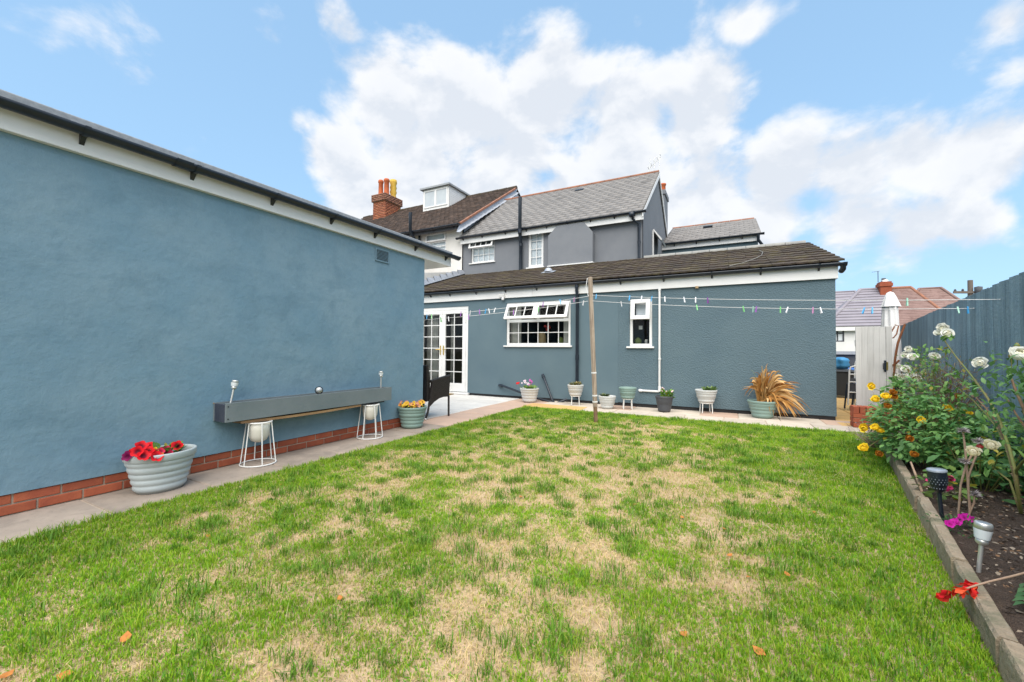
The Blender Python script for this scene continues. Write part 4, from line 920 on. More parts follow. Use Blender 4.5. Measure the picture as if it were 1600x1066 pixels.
# --- far houses behind the fence
BY = 37.0
def roof_rows(name, parent, poly_fn, n, m, st=1):
    """stepped courses: poly_fn(v) -> (left, right) points at height fraction v"""
    mb = MB()
    for k in range(n):
        l0, r0 = poly_fn(k / n); l1, r1 = poly_fn((k + 1) / n); up = Vector((0, -.02, .06)) * st
        mb.add([l0 + up, r0 + up, r1, l1, l0 - up * .3, r0 - up * .3], [(0, 1, 2, 3), (4, 5, 1, 0)])
    return gl(mb, name, m, parent)
A = lambda x, y, Y=BY: pY(x, y, Y)
lw_ = lambda a, b, t: a + (b - a) * t
RD = 3.6                                     # how far the ridges lie behind the eaves
far = thing('semi_detached_house', 'far white semi-detached house with half grey, half red hipped roof behind the parasol', 'house', tuple(Vector((A(1370, 500).x, BY, -2.2))))
ez_ = A(1340, 510).z; ex0 = A(1288, 510).x; exm = A(1383, 510).x; ex1 = A(1500, 510).x
rz_ = A(1357, 452.5, BY + RD).z; rx0 = A(1344, 453, BY + RD).x; rx1 = A(1423, 450, BY + RD).x; rxm = A(1383, 452, BY + RD).x
WR = (A(1300, 520).x, A(1321, 520).x, A(1310, 534).z, A(1310, 515).z)
mb = wall_grid(ex0 + .3, ex1 - .3, -2.2, ez_ - .1, [WR], .1, lambda u, v, w: (u, BY + .35 + w, v)); mb.quad((ex1 - .3, BY + .35, -2.2), (ex1 - .3, BY + 7, -2.2), (ex1 - .3, BY + 7, ez_ - .1), (ex1 - .3, BY + .35, ez_ - .1)); gl(mb, 'wall', 'far_white', far)
mb = MB(); frame_mb(mb, T_at(WR[0], BY + .38, WR[2]), WR[1] - WR[0], WR[3] - WR[2], .09, .06); mb.span(((WR[0] + WR[1]) / 2 - .04, BY + .38, WR[2] + .09), ((WR[0] + WR[1]) / 2 + .04, BY + .44, WR[3] - .09)); mb.span((WR[0] + .09, BY + .385, WR[2] + .58), (WR[1] - .09, BY + .43, WR[2] + .66)); fw_ = gl(mb, 'window', 'far_dark', far)
gl(MB().span((WR[0] + .05, BY + .42, WR[2] + .05), (WR[1] - .05, BY + .43, WR[3] - .05)), 'pane', 'blind', fw_)
E0, EM, E1 = Vector((ex0, BY, ez_)), Vector((exm, BY, ez_)), Vector((ex1, BY, ez_)); R0, RM, R1 = Vector((rx0, BY + RD, rz_)), Vector((rxm, BY + RD, rz_)), Vector((rx1, BY + RD, rz_))
gr = roof_rows('grey_roof', far, lambda v: (lw_(E0, R0, v), lw_(EM, RM, v)), 13, 'tile_far_grey')
rr_ = roof_rows('red_roof', far, lambda v: (lw_(EM, RM, v), lw_(E1, R1, v)), 24, 'tile_far_red', .3)
Bk = Vector((0, 2 * RD, 0)); mb = MB(); mb.add([E0, R0, E0 + Bk], [(0, 2, 1)]); gl(mb, 'grey_hip', 'tile_far_grey', far); mb = MB(); mb.add([E1, R1, E1 + Bk, R0, E0 + Bk], [(0, 2, 1), (1, 2, 4, 3)]); gl(mb, 'red_hip', 'tile_far_red', far)
gl(MB().tube([E0, R0], .13, 8).tube([R0, RM], .12, 8), 'grey_ridge', 'tile_far_grey', far); gl(MB().tube([RM, R1], .12, 8).tube([R1, E1], .1, 8), 'red_ridge', 'ridge_tile', far)
gl(MB().span((ex0, BY + .02, ez_ - .3), (exm, BY + .12, ez_ - .02)).span((exm, BY + .02, ez_ - .3), (ex1, BY + .12, ez_ - .021)), 'fascia', 'white_upvc', far)
cxa, cxb = A(1372, 450, BY + 3.2).x, A(1393, 450, BY + 3.2).x; c_z = A(1380, 441, BY + 3.2).z; c_z2 = A(1380, 461, BY + 3.2).z
fc = gl(MB().span((cxa + .06, BY + 2.9, c_z2 - .6), (cxb - .06, BY + 3.8, c_z)).span((cxa, BY + 2.84, c_z - .35), (cxb, BY + 3.86, c_z - .12)), 'chimney', 'brick', far)
gl(MB().lathe([(.16, 0), (.13, .12), (.13, .3), (0, .3)], (cxa + .35, BY + 3.3, c_z), 10), 'chimney_pot', 'far_dark', fc); gl(MB().lathe([(.2, 0), (.2, .14), (.1, .2), (0, .2)], (cxb - .35, BY + 3.3, c_z), 10), 'chimney_pot', 'white_metal', fc)
pa = A(1372, 441, BY + 3.2); pa.z = c_z; gl(MB().tube([pa, pa + Vector((0, 0, .85))], .025, 5).tube([pa + Vector((-.35, 0, .8)), pa + Vector((.1, 0, .85))], .015, 4), 'aerial', 'far_dark', fc)
def simple_house(name, label, px0, px1, pyE, pr0, pr1, pyR, Y, m, rows):
    Y2 = Y + 4; e0, e1 = A(px0, pyE, Y), A(px1, pyE, Y); e1.z = e0.z; r0, r1 = A(pr0, pyR, Y2), A(pr1, pyR, Y2); r1.z = r0.z
    h = thing(name, label, 'house', ((e0.x + e1.x) / 2, Y + 4, -2.2)); b = Vector((0, 8, 0))
    gl(MB().span((e0.x + .3, Y + .3, -2.2), (e1.x - .3, Y + 7.7, e0.z - .03)), 'wall', 'far_white', h)
    roof_rows('roof', h, lambda v: (lw_(e0, r0, v), lw_(e1, r1, v)), rows, m, .3 if m == 'tile_far_red' else 1)
    gl(MB().add([e1, r1, e1 + b, r0, e0 + b, e0], [(0, 2, 1), (1, 2, 4, 3), (5, 3, 4)]), 'hip', m, h); gl(MB().tube([e0, r0, r1, e1], .13, 8), 'ridge', m, h)
simple_house('far_house', 'far grey-tiled roof just right of the blue house corner, behind the white house', 1255, 1350, 512, 1260, 1336, 459, 50, 'tile_far_grey', 12)
simple_house('far_house', 'far red-brown hipped roof partly hidden behind the top of the blue fence', 1400, 1560, 512, 1436, 1470, 451.5, 50, 'tile_far_red', 18)
# utility pole
UY = 42; ub = A(1517, 500, UY); up_ = thing('utility_pole', 'distant wooden utility pole with crossarm above the blue fence', 'utility pole', (ub.x, UY, -2.2))
top = A(1517, 438, UY).z + 2.2
MB().tube([(0, 0, 0), (0, 0, top)], [.19, .15], 8).build('mast', 'utility_wood', up_); MB().box((0, -.15, top - .9), (1.9, .14, .16), Matrix.Rotation(.06, 3, 'Y')).build('crossarm', 'utility_wood', up_)
MB().lathe([(0, 0), (.2, .02), (.22, .6), (0, .66)], (.32, -.25, top - 1.15), 10).build('transformer', 'far_dark', up_)
for x in (-.85, -.45, .85): MB().lathe([(.0, 0), (.06, 0), (.08, .1), (.05, .2), (0, .22)], (x, -.15, top - .83), 8).build('insulator', 'far_dark', up_)
MB().tube([(.8, -.15, top - .7), (8, 0, top - 1.2), (16, 0, top - 1.3)], .025, 4).build('cable', 'far_dark', up_)

# ================================================================== EDGING
edg = thing('garden_edging', 'weathered sleeper edging blocks between the lawn and the flower bed', 'edging', (K0.x, K0.y, 0), math.atan2(-KD.x, KD.y))
# local y along the kerb, local -x towards the lawn; top left arris runs through K0-K1
cuts = [-4.3, -3.35, -2.42, -1.72, -1.10, -.62, -.28, .12, .75, 1.4, 2.0, 2.7]
for k in range(len(cuts) - 1):
    a, b = cuts[k], cuts[k + 1]; l = b - a - .012; mb = MB(); ns = 6; vs = []
    for i in range(ns + 1):
        y = -l / 2 + l * i / ns; j = lambda s=.004: random.uniform(-s, s)
        vs += [(0 + j(), y, -.04), (.0 + j(), y, .108 + j()), (.009, y, .12 + j(.003)), (.052, y, .12 + j(.003)), (.058 + j(), y, .11), (.058, y, -.04)]
    mb.add(vs, [(6 * i + q, 6 * i + (q + 1) % 6, 6 * i + 6 + (q + 1) % 6, 6 * i + 6 + q) for i in range(ns) for q in range(6)] + [(5, 4, 3, 2, 1, 0), tuple(6 * ns + q for q in range(6))])
    mb.build('sleeper', 'sleeper', edg, 0, (random.uniform(-.008, .008), (a + b) / 2, random.uniform(-.006, .004)), (0, random.uniform(-.03, .03), random.uniform(-.012, .012)))

# ================================================================== LAWN GRASS
def grass():
    def dryness(x, y):
        n = fbm(x * 3.6, y * 3.6, 4, 3); n2 = fbm(x * .9 + 9, y * .9, 3, 11); n3 = fbm(x * 9., y * 9., 2, 5)
        kx = K0.x + KD.x * (y - K0.y) / KD.y
        e = np.minimum.reduce([(x - LX) / .5, (LY - y) / 1.3, (kx - x) / 1.3]); e = np.clip(e, 0, 1)
        c = np.exp(-(((x + 1.0) / 1.9) ** 2 + ((y - 3.9) / 2.0) ** 2)) * .30
        near = np.clip((2.3 - y) / 1.5, 0, 1) * .05
        g = .53 + (n - .5) * 1.2 + (n2 - .5) * .5 + (n3 - .5) * .95 + (1 - e) * .55 - c * 1.15 + .045 + near
        return np.clip((g - .12) / .74, 0, 1)           # 0 bare and dry, 1 lush
    zones = [(.7, 2.6, 27000, .9), (2.6, 4.3, 17000, 1.05), (4.3, 9.5, 11000, 1.3)]
    V = []; C = []; Fq = []; base = 0
    for (d0, d1, dens, wide) in zones:
        N = int(dens * (LY + .5) * 5.4); x = RNG.uniform(LX + .01, 1.9, N); y = RNG.uniform(-.5, LY - .01, N)
        d = np.hypot(x, y); kx = K0.x + KD.x * (y - K0.y) / KD.y
        ang = np.degrees(np.arctan2(x, y)); k = (d >= d0) & (d < d1) & (x < kx + .0) & (ang > -92) & (ang < 42)
        x, y = x[k], y[k]; lush = dryness(x, y); n = len(x)
        r = RNG.random(n); green = r < (.22 + .85 * lush)
        keep = (green | (RNG.random(n) < .75)) & (RNG.random(n) < .62 + .38 * lush); x, y, lush, green = x[keep], y[keep], lush[keep], green[keep]; n = len(x)
        # tufts: pull the blades of a clump together
        gs = .06; wx = x + .05 * (vnoise(x * 9, y * 9, 31) - .5); wy = y + .05 * (vnoise(x * 9, y * 9, 32) - .5); ci, cj = np.floor(wx / gs), np.floor(wy / gs + .5 * (ci0 := np.floor(wx / gs) % 2))
        hsh = lambda a, b, k: (lambda q: q - np.floor(q))(np.sin(a * 127.1 + b * 311.7 + k * 74.7) * 43758.5453)
        cx = (ci + .15 + .7 * hsh(ci, cj, 1)) * gs; cy = (cj + .15 + .7 * hsh(ci, cj, 2) - .5 * ci0) * gs
        pull = RNG.uniform(-.3, .5, n) * green; x = x + (cx - x) * pull; y = y + (cy - y) * pull
        tall = hsh(ci, cj, 3)
        edge = np.clip(1 - np.minimum(np.abs(x - LX), np.abs(LY - y)) / .12, 0, 1)
        h = np.where(green, RNG.uniform(.009, .023, n) * (.65 + .6 * lush) * (.7 + .8 * tall ** 3) * (1 + .6 * edge), RNG.uniform(.010, .026, n))
        w = RNG.uniform(.0009, .0019, n) * wide * np.where(green, 1.15, .9)
        az = RNG.uniform(0, 2 * np.pi, n); lean = np.where(green, RNG.uniform(.15, .95, n), RNG.uniform(.8, 2.2, n)); fa = az + RNG.uniform(-1.2, 1.2, n)
        dx, dy = np.cos(az), np.sin(az); px, py = -np.sin(fa), np.cos(fa)
        z0 = np.full(n, -.004); m1x, m1y = x + dx * h * lean * .3, y + dy * h * lean * .3; tx, ty = x + dx * h * lean, y + dy * h * lean
        hz = np.where(green, 1 / np.sqrt(1 + lean ** 2 * .5), .42); m1z, tz = h * .58 * hz + .002, h * hz + .002
        P = np.stack([np.stack([x - px * w, y - py * w, z0], 1), np.stack([x + px * w, y + py * w, z0], 1), np.stack([m1x + px * w * .85, m1y + py * w * .85, m1z], 1), np.stack([m1x - px * w * .85, m1y - py * w * .85, m1z], 1), np.stack([tx, ty, tz], 1)], 1)
        hue = RNG.random((n, 1)); pn = fbm(x * 1.3, y * 1.3, 2, 21)[:, None]
        gcol = np.array([.120, .335, .010]) * (1 - hue) + np.array([.350, .485, .032]) * hue
        gcol = gcol * (.72 + .55 * pn); dull = (RNG.random((n, 1)) < .06) | (RNG.random((n, 1)) < (1 - lush[:, None]) * .6)
        gcol = np.where(dull, np.array([.46, .44, .11]) * (.75 + .4 * hue), gcol)
        scol = np.array([.72, .57, .31]) * (1 - hue) + np.array([.50, .38, .18]) * hue; scol = scol * (.82 + .4 * pn)
        col = np.where(green[:, None], gcol, scol); cc = np.repeat(col[:, None, :], 5, 1); cc[:, 4, :] *= np.array([1.12, 1.06, 1.0]); cc[:, :2, :] = cc[:, :2, :] * .9 + np.array([.03, .025, .012])
        V.append(P.reshape(-1, 3)); C.append(cc.reshape(-1, 3)); b = base + np.arange(n)[:, None] * 5
        Fq.append(np.concatenate([b + np.array([[0, 1, 2]]), b + np.array([[0, 2, 3]]), b + np.array([[3, 2, 4]])], 0)); base += n * 5
    # separate darker tufts standing up out of the dry parts
    nt_ = 900; cx = RNG.uniform(LX + .1, 1.6, nt_); cy = RNG.uniform(.2, LY - .1, nt_); nb_ = 46
    x = np.repeat(cx, nb_); y = np.repeat(cy, nb_); n = len(x); rr = np.repeat(RNG.uniform(.015, .06, nt_), nb_); x = x + RNG.normal(0, 1, n) * rr; y = y + RNG.normal(0, 1, n) * rr * .8
    kx = K0.x + KD.x * (y - K0.y) / KD.y; k = (x < kx - .02) & (x > LX + .02) & (np.hypot(x, y) > .7); x, y = x[k], y[k]; rr = rr[k]; n = len(x)
    h = RNG.uniform(.018, .05, n) * (.5 + rr / .045); w = RNG.uniform(.0012, .0022, n) * (1 + .12 * np.hypot(x, y)); az = RNG.uniform(0, 6.283, n); lean = RNG.uniform(.1, 1.1, n); dx, dy = np.cos(az), np.sin(az)
    z0 = np.full(n, -.003); P = np.stack([np.stack([x + dy * w, y - dx * w, z0], 1), np.stack([x - dy * w, y + dx * w, z0], 1), np.stack([x - dy * w * .8 + dx * h * lean * .3, y + dx * w * .8 + dy * h * lean * .3, h * .55], 1), np.stack([x + dy * w * .8 + dx * h * lean * .3, y - dx * w * .8 + dy * h * lean * .3, h * .55], 1), np.stack([x + dx * h * lean, y + dy * h * lean, h * (1 - .25 * lean)], 1)], 1)
    hue = RNG.random((n, 1)); cc = np.repeat((np.array([.07, .20, .015]) * (1 - hue) + np.array([.20, .34, .04]) * hue)[:, None, :], 5, 1)
    V.append(P.reshape(-1, 3)); C.append(cc.reshape(-1, 3)); b = base + np.arange(n)[:, None] * 5
    Fq.append(np.concatenate([b + np.array([[0, 1, 2]]), b + np.array([[0, 2, 3]]), b + np.array([[3, 2, 4]])], 0)); base += n * 5
    n = 90; x = RNG.uniform(LX + .2, 1.2, n); y = RNG.uniform(.9, LY - .3, n); az = RNG.uniform(0, 6.283, n); L_ = RNG.uniform(.05, .13, n); dx, dy = np.cos(az), np.sin(az); w = .0006
    P = np.stack([np.stack([x + dy * w, y - dx * w, np.full(n, .008)], 1), np.stack([x - dy * w, y + dx * w, np.full(n, .008)], 1), np.stack([x - dy * w + dx * L_ * .5, y + dx * w + dy * L_ * .5, RNG.uniform(.025, .04, n)], 1), np.stack([x + dy * w + dx * L_ * .5, y - dx * w + dy * L_ * .5, np.full(n, .032)], 1), np.stack([x + dx * L_, y + dy * L_, RNG.uniform(.01, .04, n)], 1)], 1)
    cc = np.tile(np.array([.78, .70, .42]), (n, 5, 1)) * RNG.uniform(.7, 1.1, (n, 1, 1)); V.append(P.reshape(-1, 3)); C.append(cc.reshape(-1, 3)); b = base + np.arange(n)[:, None] * 5
    Fq.append(np.concatenate([b + np.array([[0, 1, 2]]), b + np.array([[0, 2, 3]]), b + np.array([[3, 2, 4]])], 0)); base += n * 5
    # low mat of moss and short leaf under the lush parts
    N = 260000; x = RNG.uniform(LX, 1.9, N); y = RNG.uniform(-.4, LY, N); lush = dryness(x, y); kx = K0.x + KD.x * (y - K0.y) / KD.y
    ang = np.degrees(np.arctan2(x, y)); k = (x < kx) & (np.hypot(x, y) > .7) & (ang > -92) & (ang < 42) & (RNG.random(N) < np.clip(lush * 1.5 - .25, 0, 1)); x, y = x[k], y[k]; n = len(x)
    az = RNG.uniform(0, 6.283, n); L_ = RNG.uniform(.008, .018, n); wd = RNG.uniform(.003, .006, n); dx, dy = np.cos(az), np.sin(az)
    P = np.stack([np.stack([x - dy * wd, y + dx * wd, np.full(n, .001)], 1), np.stack([x + dy * wd, y - dx * wd, np.full(n, .002)], 1), np.stack([x + dx * L_, y + dy * L_, RNG.uniform(.003, .010, n)], 1)], 1)
    hue = RNG.random((n, 1)); cc = np.repeat((np.array([.08, .25, .012]) * (1 - hue) + np.array([.24, .36, .03]) * hue)[:, None, :], 3, 1)
    V.append(P.reshape(-1, 3)); C.append(cc.reshape(-1, 3)); Fq.append(base + np.arange(n)[:, None] * 3 + np.array([[0, 1, 2]])); base += 3 * n
    me = tint_mesh('lawn_grass', np.concatenate(V), np.concatenate(Fq), np.concatenate(C), 'grass')
    o = link('lawn_grass', me); tag(o, 'patchy green and straw dry lawn grass', 'grass', kind='stuff')
    print('blades', base // 5)
grass()

# ================================================================== PLANT KIT
LEAFV = np.array([(0, 0, 0), (.28, .3, .06), (.36, .62, .02), (0, 1, -.12), (-.36, .62, .02), (-.28, .3, .06), (0, .34, 0), (0, .66, -.02)])   # folded along the midrib
LEAFF = np.array([(0, 1, 6), (1, 2, 7), (1, 7, 6), (2, 3, 7), (0, 6, 5), (5, 6, 7), (5, 7, 4), (4, 7, 3)])
def basis(d, roll):
    """rotation whose y axis is d"""
    d = np.asarray(d, float); d = d / np.linalg.norm(d, axis=1, keepdims=True)
    ref = np.where(np.abs(d[:, 2:3]) > .95, np.array([[1., 0, 0]]), np.array([[0, 0, 1.]])); x = np.cross(d, ref); x /= np.linalg.norm(x, axis=1, keepdims=True); z = np.cross(x, d)
    c, s = np.cos(roll)[:, None], np.sin(roll)[:, None]; return x * c + z * s, d, z * c - x * s
def leaves(pos, dirs, length, width, cols, roll=None, V0=LEAFV, F0=LEAFF):
    n = len(pos); roll = RNG.uniform(-.5, .5, n) if roll is None else roll
    x, y, z = basis(dirs, roll); length = np.broadcast_to(length, n); width = np.broadcast_to(width, n)
    P = pos[:, None, :] + x[:, None, :] * (V0[None, :, 0:1] * width[:, None, None]) + y[:, None, :] * (V0[None, :, 1:2] * length[:, None, None]) + z[:, None, :] * (V0[None, :, 2:3] * length[:, None, None])
    Fc = (np.arange(n)[:, None, None] * len(V0) + F0[None]).reshape(-1, 3); return P.reshape(-1, 3), Fc, np.repeat(np.asarray(cols), len(V0), 0)
def tri_join(parts):
    V, Fc, C, b = [], [], [], 0
    for v, f, c in parts: V.append(v); Fc.append(f + b); C.append(c); b += len(v)
    return np.concatenate(V), np.concatenate(Fc), np.concatenate(C)
def foliage_obj(name, parts, parent, m='leaf', stuff=True):
    o = link(name, tint_mesh(name, *tri_join(parts), m), parent)
    if stuff: o['kind'] = 'stuff'
    return o
def lcol(n, c0, c1, yellow=0, cy=(.35, .30, .03)):
    k = RNG.random((n, 1)); c = np.array(c0) * (1 - k) + np.array(c1) * k
    if yellow: c = np.where(RNG.random((n, 1)) < yellow, np.array(cy) * (.7 + .6 * k), c)
    return c
G0, G1 = (.025, .085, .020), (.085, .19, .045)
def rose_mesh(name, c_out, c_in, r=.04, rings=5):
    """overlapping petals wrapped round a ball, opening towards the rim"""
    parts = []; seg = 5
    for k in range(rings):
        u = k / (rings - 1); n = 3 + k; R = r * (.40 + .52 * u); top = .12 + 1.05 * u ** 1.2
        for i in range(n):
            a0 = 2 * math.pi * (i + .5 * (k % 2) + random.uniform(-.15, .15)) / n; half = 1.55 * math.pi / n; vs = []; tp = top + random.uniform(-.32, .28); Rr = R * random.uniform(.84, 1.12); jx, jy, jz = [random.uniform(-.10, .10) * r for _ in range(3)]
            for p in range(seg + 1):
                t = p / seg; th = 2.5 + (tp - 2.5) * t; fl = 1 + (.30 * u + .05) * max(0, t - .7) / .3; hw = half * math.sin(math.pi * (.22 + .62 * t)) ** .6
                for q in (-1, -.5, 0, .5, 1):
                    e = th + .10 * abs(q) ** 2 * t; a = a0 + q * hw; vs.append((jx + Rr * fl * math.sin(e) * math.cos(a), jy + Rr * fl * math.sin(e) * math.sin(a), jz + Rr * (math.cos(e) * .85) + (.07 * r * t * math.sin(9 * a + k))))
            f = []
            for p in range(seg):
                for q in range(4): b = p * 5 + q; f += [(b, b + 1, b + 6), (b, b + 6, b + 5)]
            k2 = min(1, max(0, u + random.uniform(-.15, .15))); c = [c_in[j] * (1 - k2) + c_out[j] * k2 for j in range(3)]
            parts.append((np.array(vs), np.array(f), np.tile(c, (len(vs), 1))))
    return tint_mesh(name, *tri_join(parts), 'petal', True)
def open_flower(name, c, cc, r=.03, lobes=5, cup=.35):
    n = lobes * 4; vs = [(0, 0, -.2 * r)]; cl = [cc]
    for ring, (f, z) in enumerate(((.3, -.02), (.7, .22), (1.0, cup))):
        for k in range(n):
            a = 2 * math.pi * k / n; q = r * f * (1 - .22 * f * (1 - abs(math.cos(lobes * a / 2)))); vs.append((q * math.cos(a), q * math.sin(a), z * r + .07 * r * math.sin(lobes * a * 1.5) * f)); cl.append(cc if ring == 0 else c)
    fs = [(0, 1 + k, 1 + (k + 1) % n) for k in range(n)]
    for ring in range(2):
        b = 1 + ring * n
        for k in range(n): fs += [(b + k, b + n + k, b + n + (k + 1) % n), (b + k, b + n + (k + 1) % n, b + (k + 1) % n)]
    return tint_mesh(name, np.array(vs), np.array(fs), np.array(cl), 'petal', True)
def aim(d): return Vector(d).to_track_quat('Z', 'Y').to_euler()

# ================================================================== POTS
def pot(name, label, loc, rt, rb, h, m, ribs=4, sx=1, sy=1, rz=0, rim=.035, fluted=False, soil=True, cat='plant pot', lift=0, group=None):
    t = thing(name, label, cat, loc, rz, group); n = 48
    prof = [(0, 0), (rb * .96, 0), (rb, .012)]
    hb_ = h - rim
    for k in range(ribs):
        z0 = .012 + (hb_ - .012) * k / ribs; z1 = .012 + (hb_ - .012) * (k + 1) / ribs
        for u in (.0, .25, .5, .75, .97):
            z = z0 + (z1 - z0) * u; rr = rb + (rt * .93 - rb) * z / hb_; prof.append((rr + (.010 * math.sin(math.pi * u) if not fluted else 0), z))
    mb = MB().lathe(prof, (0, 0, lift), n, sx, sy)
    if fluted:
        mb.v = [((x, y, z) if z < lift + .02 else (x * (1 + .018 * math.cos(24 * math.atan2(y, x))), y * (1 + .018 * math.cos(24 * math.atan2(y, x))), z)) for x, y, z in mb.v]
    mb.build('body', m, t)
    MB().lathe([(rt * .90, hb_ - .012), (rt * .97, hb_ - .004), (rt, hb_ + .004), (rt * 1.01, h - .008), (rt, h), (rt * .94, h), (rt * .91, h - .02), (rt * .86, h - .14), (rt * .7, h - .16)], (0, 0, lift), n, sx, sy).build('rim', m, t)
    if soil: MB().lathe([(0, h - .045), (rt * .4, h - .035), (rt * .905, h - .05)], (0, 0, lift), 20, sx, sy).build('soil', 'compost', t)
    return t
def stand4(t, r, h, m='white_metal'):
    MB().lathe([(r * .9, h - .012), (r * 1.02, h - .012), (r * 1.02, h), (r * .9, h), (r * .9, h - .012)], (0, 0, 0), 20).build('stand_ring', m, t)
    for k in range(4):
        a = math.pi / 4 + k * math.pi / 2 + .3; MB().tube([(r * .96 * math.cos(a), r * .96 * math.sin(a), h - .006), (r * 1.06 * math.cos(a), r * 1.06 * math.sin(a), 0)], .008, 6).build('stand_leg', m, t)
def tuft(t, z, rad_, n, ln, c0, c1, up=.8, wid=.45, spread=.5, name='foliage', yellow=0, zc=0):
    a = RNG.uniform(0, 2 * np.pi, n); r = rad_ * np.sqrt(RNG.random(n)); p = np.stack([r * np.cos(a), r * np.sin(a), z + RNG.random(n) * zc], 1)
    d = np.stack([np.cos(a) * spread + RNG.normal(0, .25, n), np.sin(a) * spread + RNG.normal(0, .25, n), np.full(n, up) + RNG.normal(0, .25, n)], 1)
    L_ = ln * RNG.uniform(.6, 1.2, n); return foliage_obj(name, [leaves(p, d, L_, L_ * wid * 1.5, lcol(n, c0, c1, yellow))], t)
def put_flowers(t, me, pts, stem=None, lean=.5):
    for p in pts:
        d = Vector((p[0] * lean * 3 + random.uniform(-.3, .3), p[1] * lean * 3 + random.uniform(-.3, .3) - .25, 1)); link('flower', me, t, p, aim(d))
# big pale half-barrel pot with red petunias
PC = Vector((-3.94, pX(255, 740, -3.9).y, 0))
t = pot('flower_pot', 'large pale grey ribbed oval pot of red petunias against the garage wall', tuple(PC), .225, .148, .30, 'plastic_grey', 5, .84, 1.0, rz=-.05, rim=.05)
tuft(t, .265, .14, 150, .055, (.06, .16, .02), (.16, .30, .05), .7, .5, .6, yellow=.1, zc=.05)
fr_ = open_flower('petunia', (.70, .012, .02), (.12, .005, .02), .043); fy_ = open_flower('pansy', (.80, .55, .05), (.45, .2, .02), .026); fp_ = open_flower('petunia_dark', (.22, .01, .09), (.1, 0, .04), .034); fk_ = open_flower('petunia_pink', (.62, .03, .09), (.3, .01, .05), .032)
def inpot(px, py, X): v = pX(px, py, X) - PC; return v
camd = Vector((.75, -.3, .45))
for (px_, py_, me, dx) in ((222, 698, fr_, .06), (234, 706, fr_, .10), (213, 708, fr_, .08), (227, 713, fr_, .15), (240, 712, fr_, .13), (252, 706, fk_, .12), (262, 703, fk_, .1), (266, 708, fk_, .12), (277, 697, fr_, .05), (243, 704, fy_, .10), (254, 713, fy_, .15), (261, 716, fy_, .15), (204, 710, fp_, .0), (201, 714, fp_, .05), (282, 711, fy_, .06), (218, 706, fr_, .12), (247, 714, fr_, .16), (232, 699, fr_, .04)):
    link('flower', me, t, inpot(px_, py_, -3.93 + dx), aim(camd + Vector((random.uniform(-.5, .5), random.uniform(-.5, .5), random.uniform(-.2, .6)))))
# sage pot with pansies
c = Vector((-4.0, 4.54, 0)); t = pot('flower_pot', 'sage green ribbed pot of yellow pansies at the garage corner', tuple(c), .205, .135, .30, 'plastic_sage', 5)
tuft(t, .255, .17, 160, .045, (.06, .15, .02), (.14, .26, .05), .9, .6, .5, zc=.04)
fo_ = open_flower('pansy_orange', (.75, .30, .06), (.3, .08, .02), .028); fm_ = open_flower('pansy_mauve', (.55, .20, .22), (.6, .4, .1), .026); fy2_ = open_flower('pansy_yellow', (.80, .52, .06), (.35, .12, .02), .030)
for k in range(46):
    a = random.uniform(0, 6.28); r = .185 * math.sqrt(random.random()); link('flower', random.choice([fo_, fy2_, fy2_, fy_, fm_]), t, (r * math.cos(a), r * math.sin(a), .285 + random.uniform(0, .075)), aim((math.cos(a) * .5 + .45, math.sin(a) * .5 - .5, .7)))
# row under the house wall
HP = dict(a=(pz(824, 629), .205, .135, .30), b=(pz(897, 633), .165, .11, .225), c=(pz(947, 639), .165, .10, .245), d=(pz(979, 640), .165, .115, .215), e=(pz(1037, 644), .16, .105, .29), f=(pz(1103, 646), .185, .12, .235), g=(pz(1192, 654), .225, .145, .29))
P_ = lambda k: (HP[k][0].x, HP[k][0].y + HP[k][2] * .75, 0)
t = pot('flower_pot', 'pale grey pot of red and white geraniums nearest the french doors', P_('a'), .205, .135, .30, 'plastic_pale', 4)
tuft(t, .26, .13, 60, .07, (.10, .22, .04), (.22, .36, .07), .9, .9, .6, zc=.04)
ge = open_flower('geranium_red', (.72, .02, .02), (.5, .01, .01), .02); gw = open_flower('geranium_white', (.75, .72, .72), (.6, .3, .5), .02); gp = open_flower('geranium_pink', (.55, .14, .42), (.4, .1, .3), .02)
o0 = Vector(P_('a'))
for (px_, py_, me, n, sp) in ((810, 599, ge, 7, .022), (822, 597, gw, 8, .03), (829, 595, gp, 4, .02), (826, 600, gw, 6, .025), (831, 600, gp, 3, .02)):
    v = pY(px_, py_, o0.y - .05) - o0
    MB().tube([(v.x * .4, v.y * .3, .26), (v.x * .8, v.y, v.z * .8), tuple(v)], .005, 5).build('stem', 'stem_green', t)
    for k in range(n): link('flower', me, t, v + Vector((random.gauss(0, sp), random.gauss(0, sp), random.gauss(0, sp * .7))), aim((random.gauss(0, .5), -.8, .6)))
t = pot('flower_pot', 'pale grey pot of small succulents raised on white legs beside the black downpipe', P_('b'), .165, .11, .225, 'plastic_pale', 4, lift=.185); stand4(t, .105, .185)
tuft(t, .185 + .19, .12, 70, .06, (.13, .15, .04), (.28, .22, .07), .9, .5, .5, zc=.05)
t = pot('flower_pot', 'pale grey pot with a spiky succulent on the slabs right of the wooden post', P_('c'), .165, .10, .245, 'plastic_pale', 4)
n = 34; a = RNG.uniform(0, 6.28, n); foliage_obj('succulent', [leaves(np.stack([-.05 + .02 * np.cos(a), .02 * np.sin(a), np.full(n, .2)], 1), np.stack([np.cos(a), np.sin(a), RNG.uniform(.4, 2, n)], 1), .12, .05, lcol(n, (.10, .15, .06), (.2, .22, .1)))], t)
t = pot('flower_pot', 'empty sage green pot raised on a white legged stand beneath the wall', P_('d'), .165, .115, .215, 'plastic_sage', 4, lift=.20); stand4(t, .105, .20)
t = pot('flower_pot', 'charcoal fluted pot with a leafy green plant below the white waste pipe', P_('e'), .16, .105, .29, 'plastic_char', 4, fluted=True)
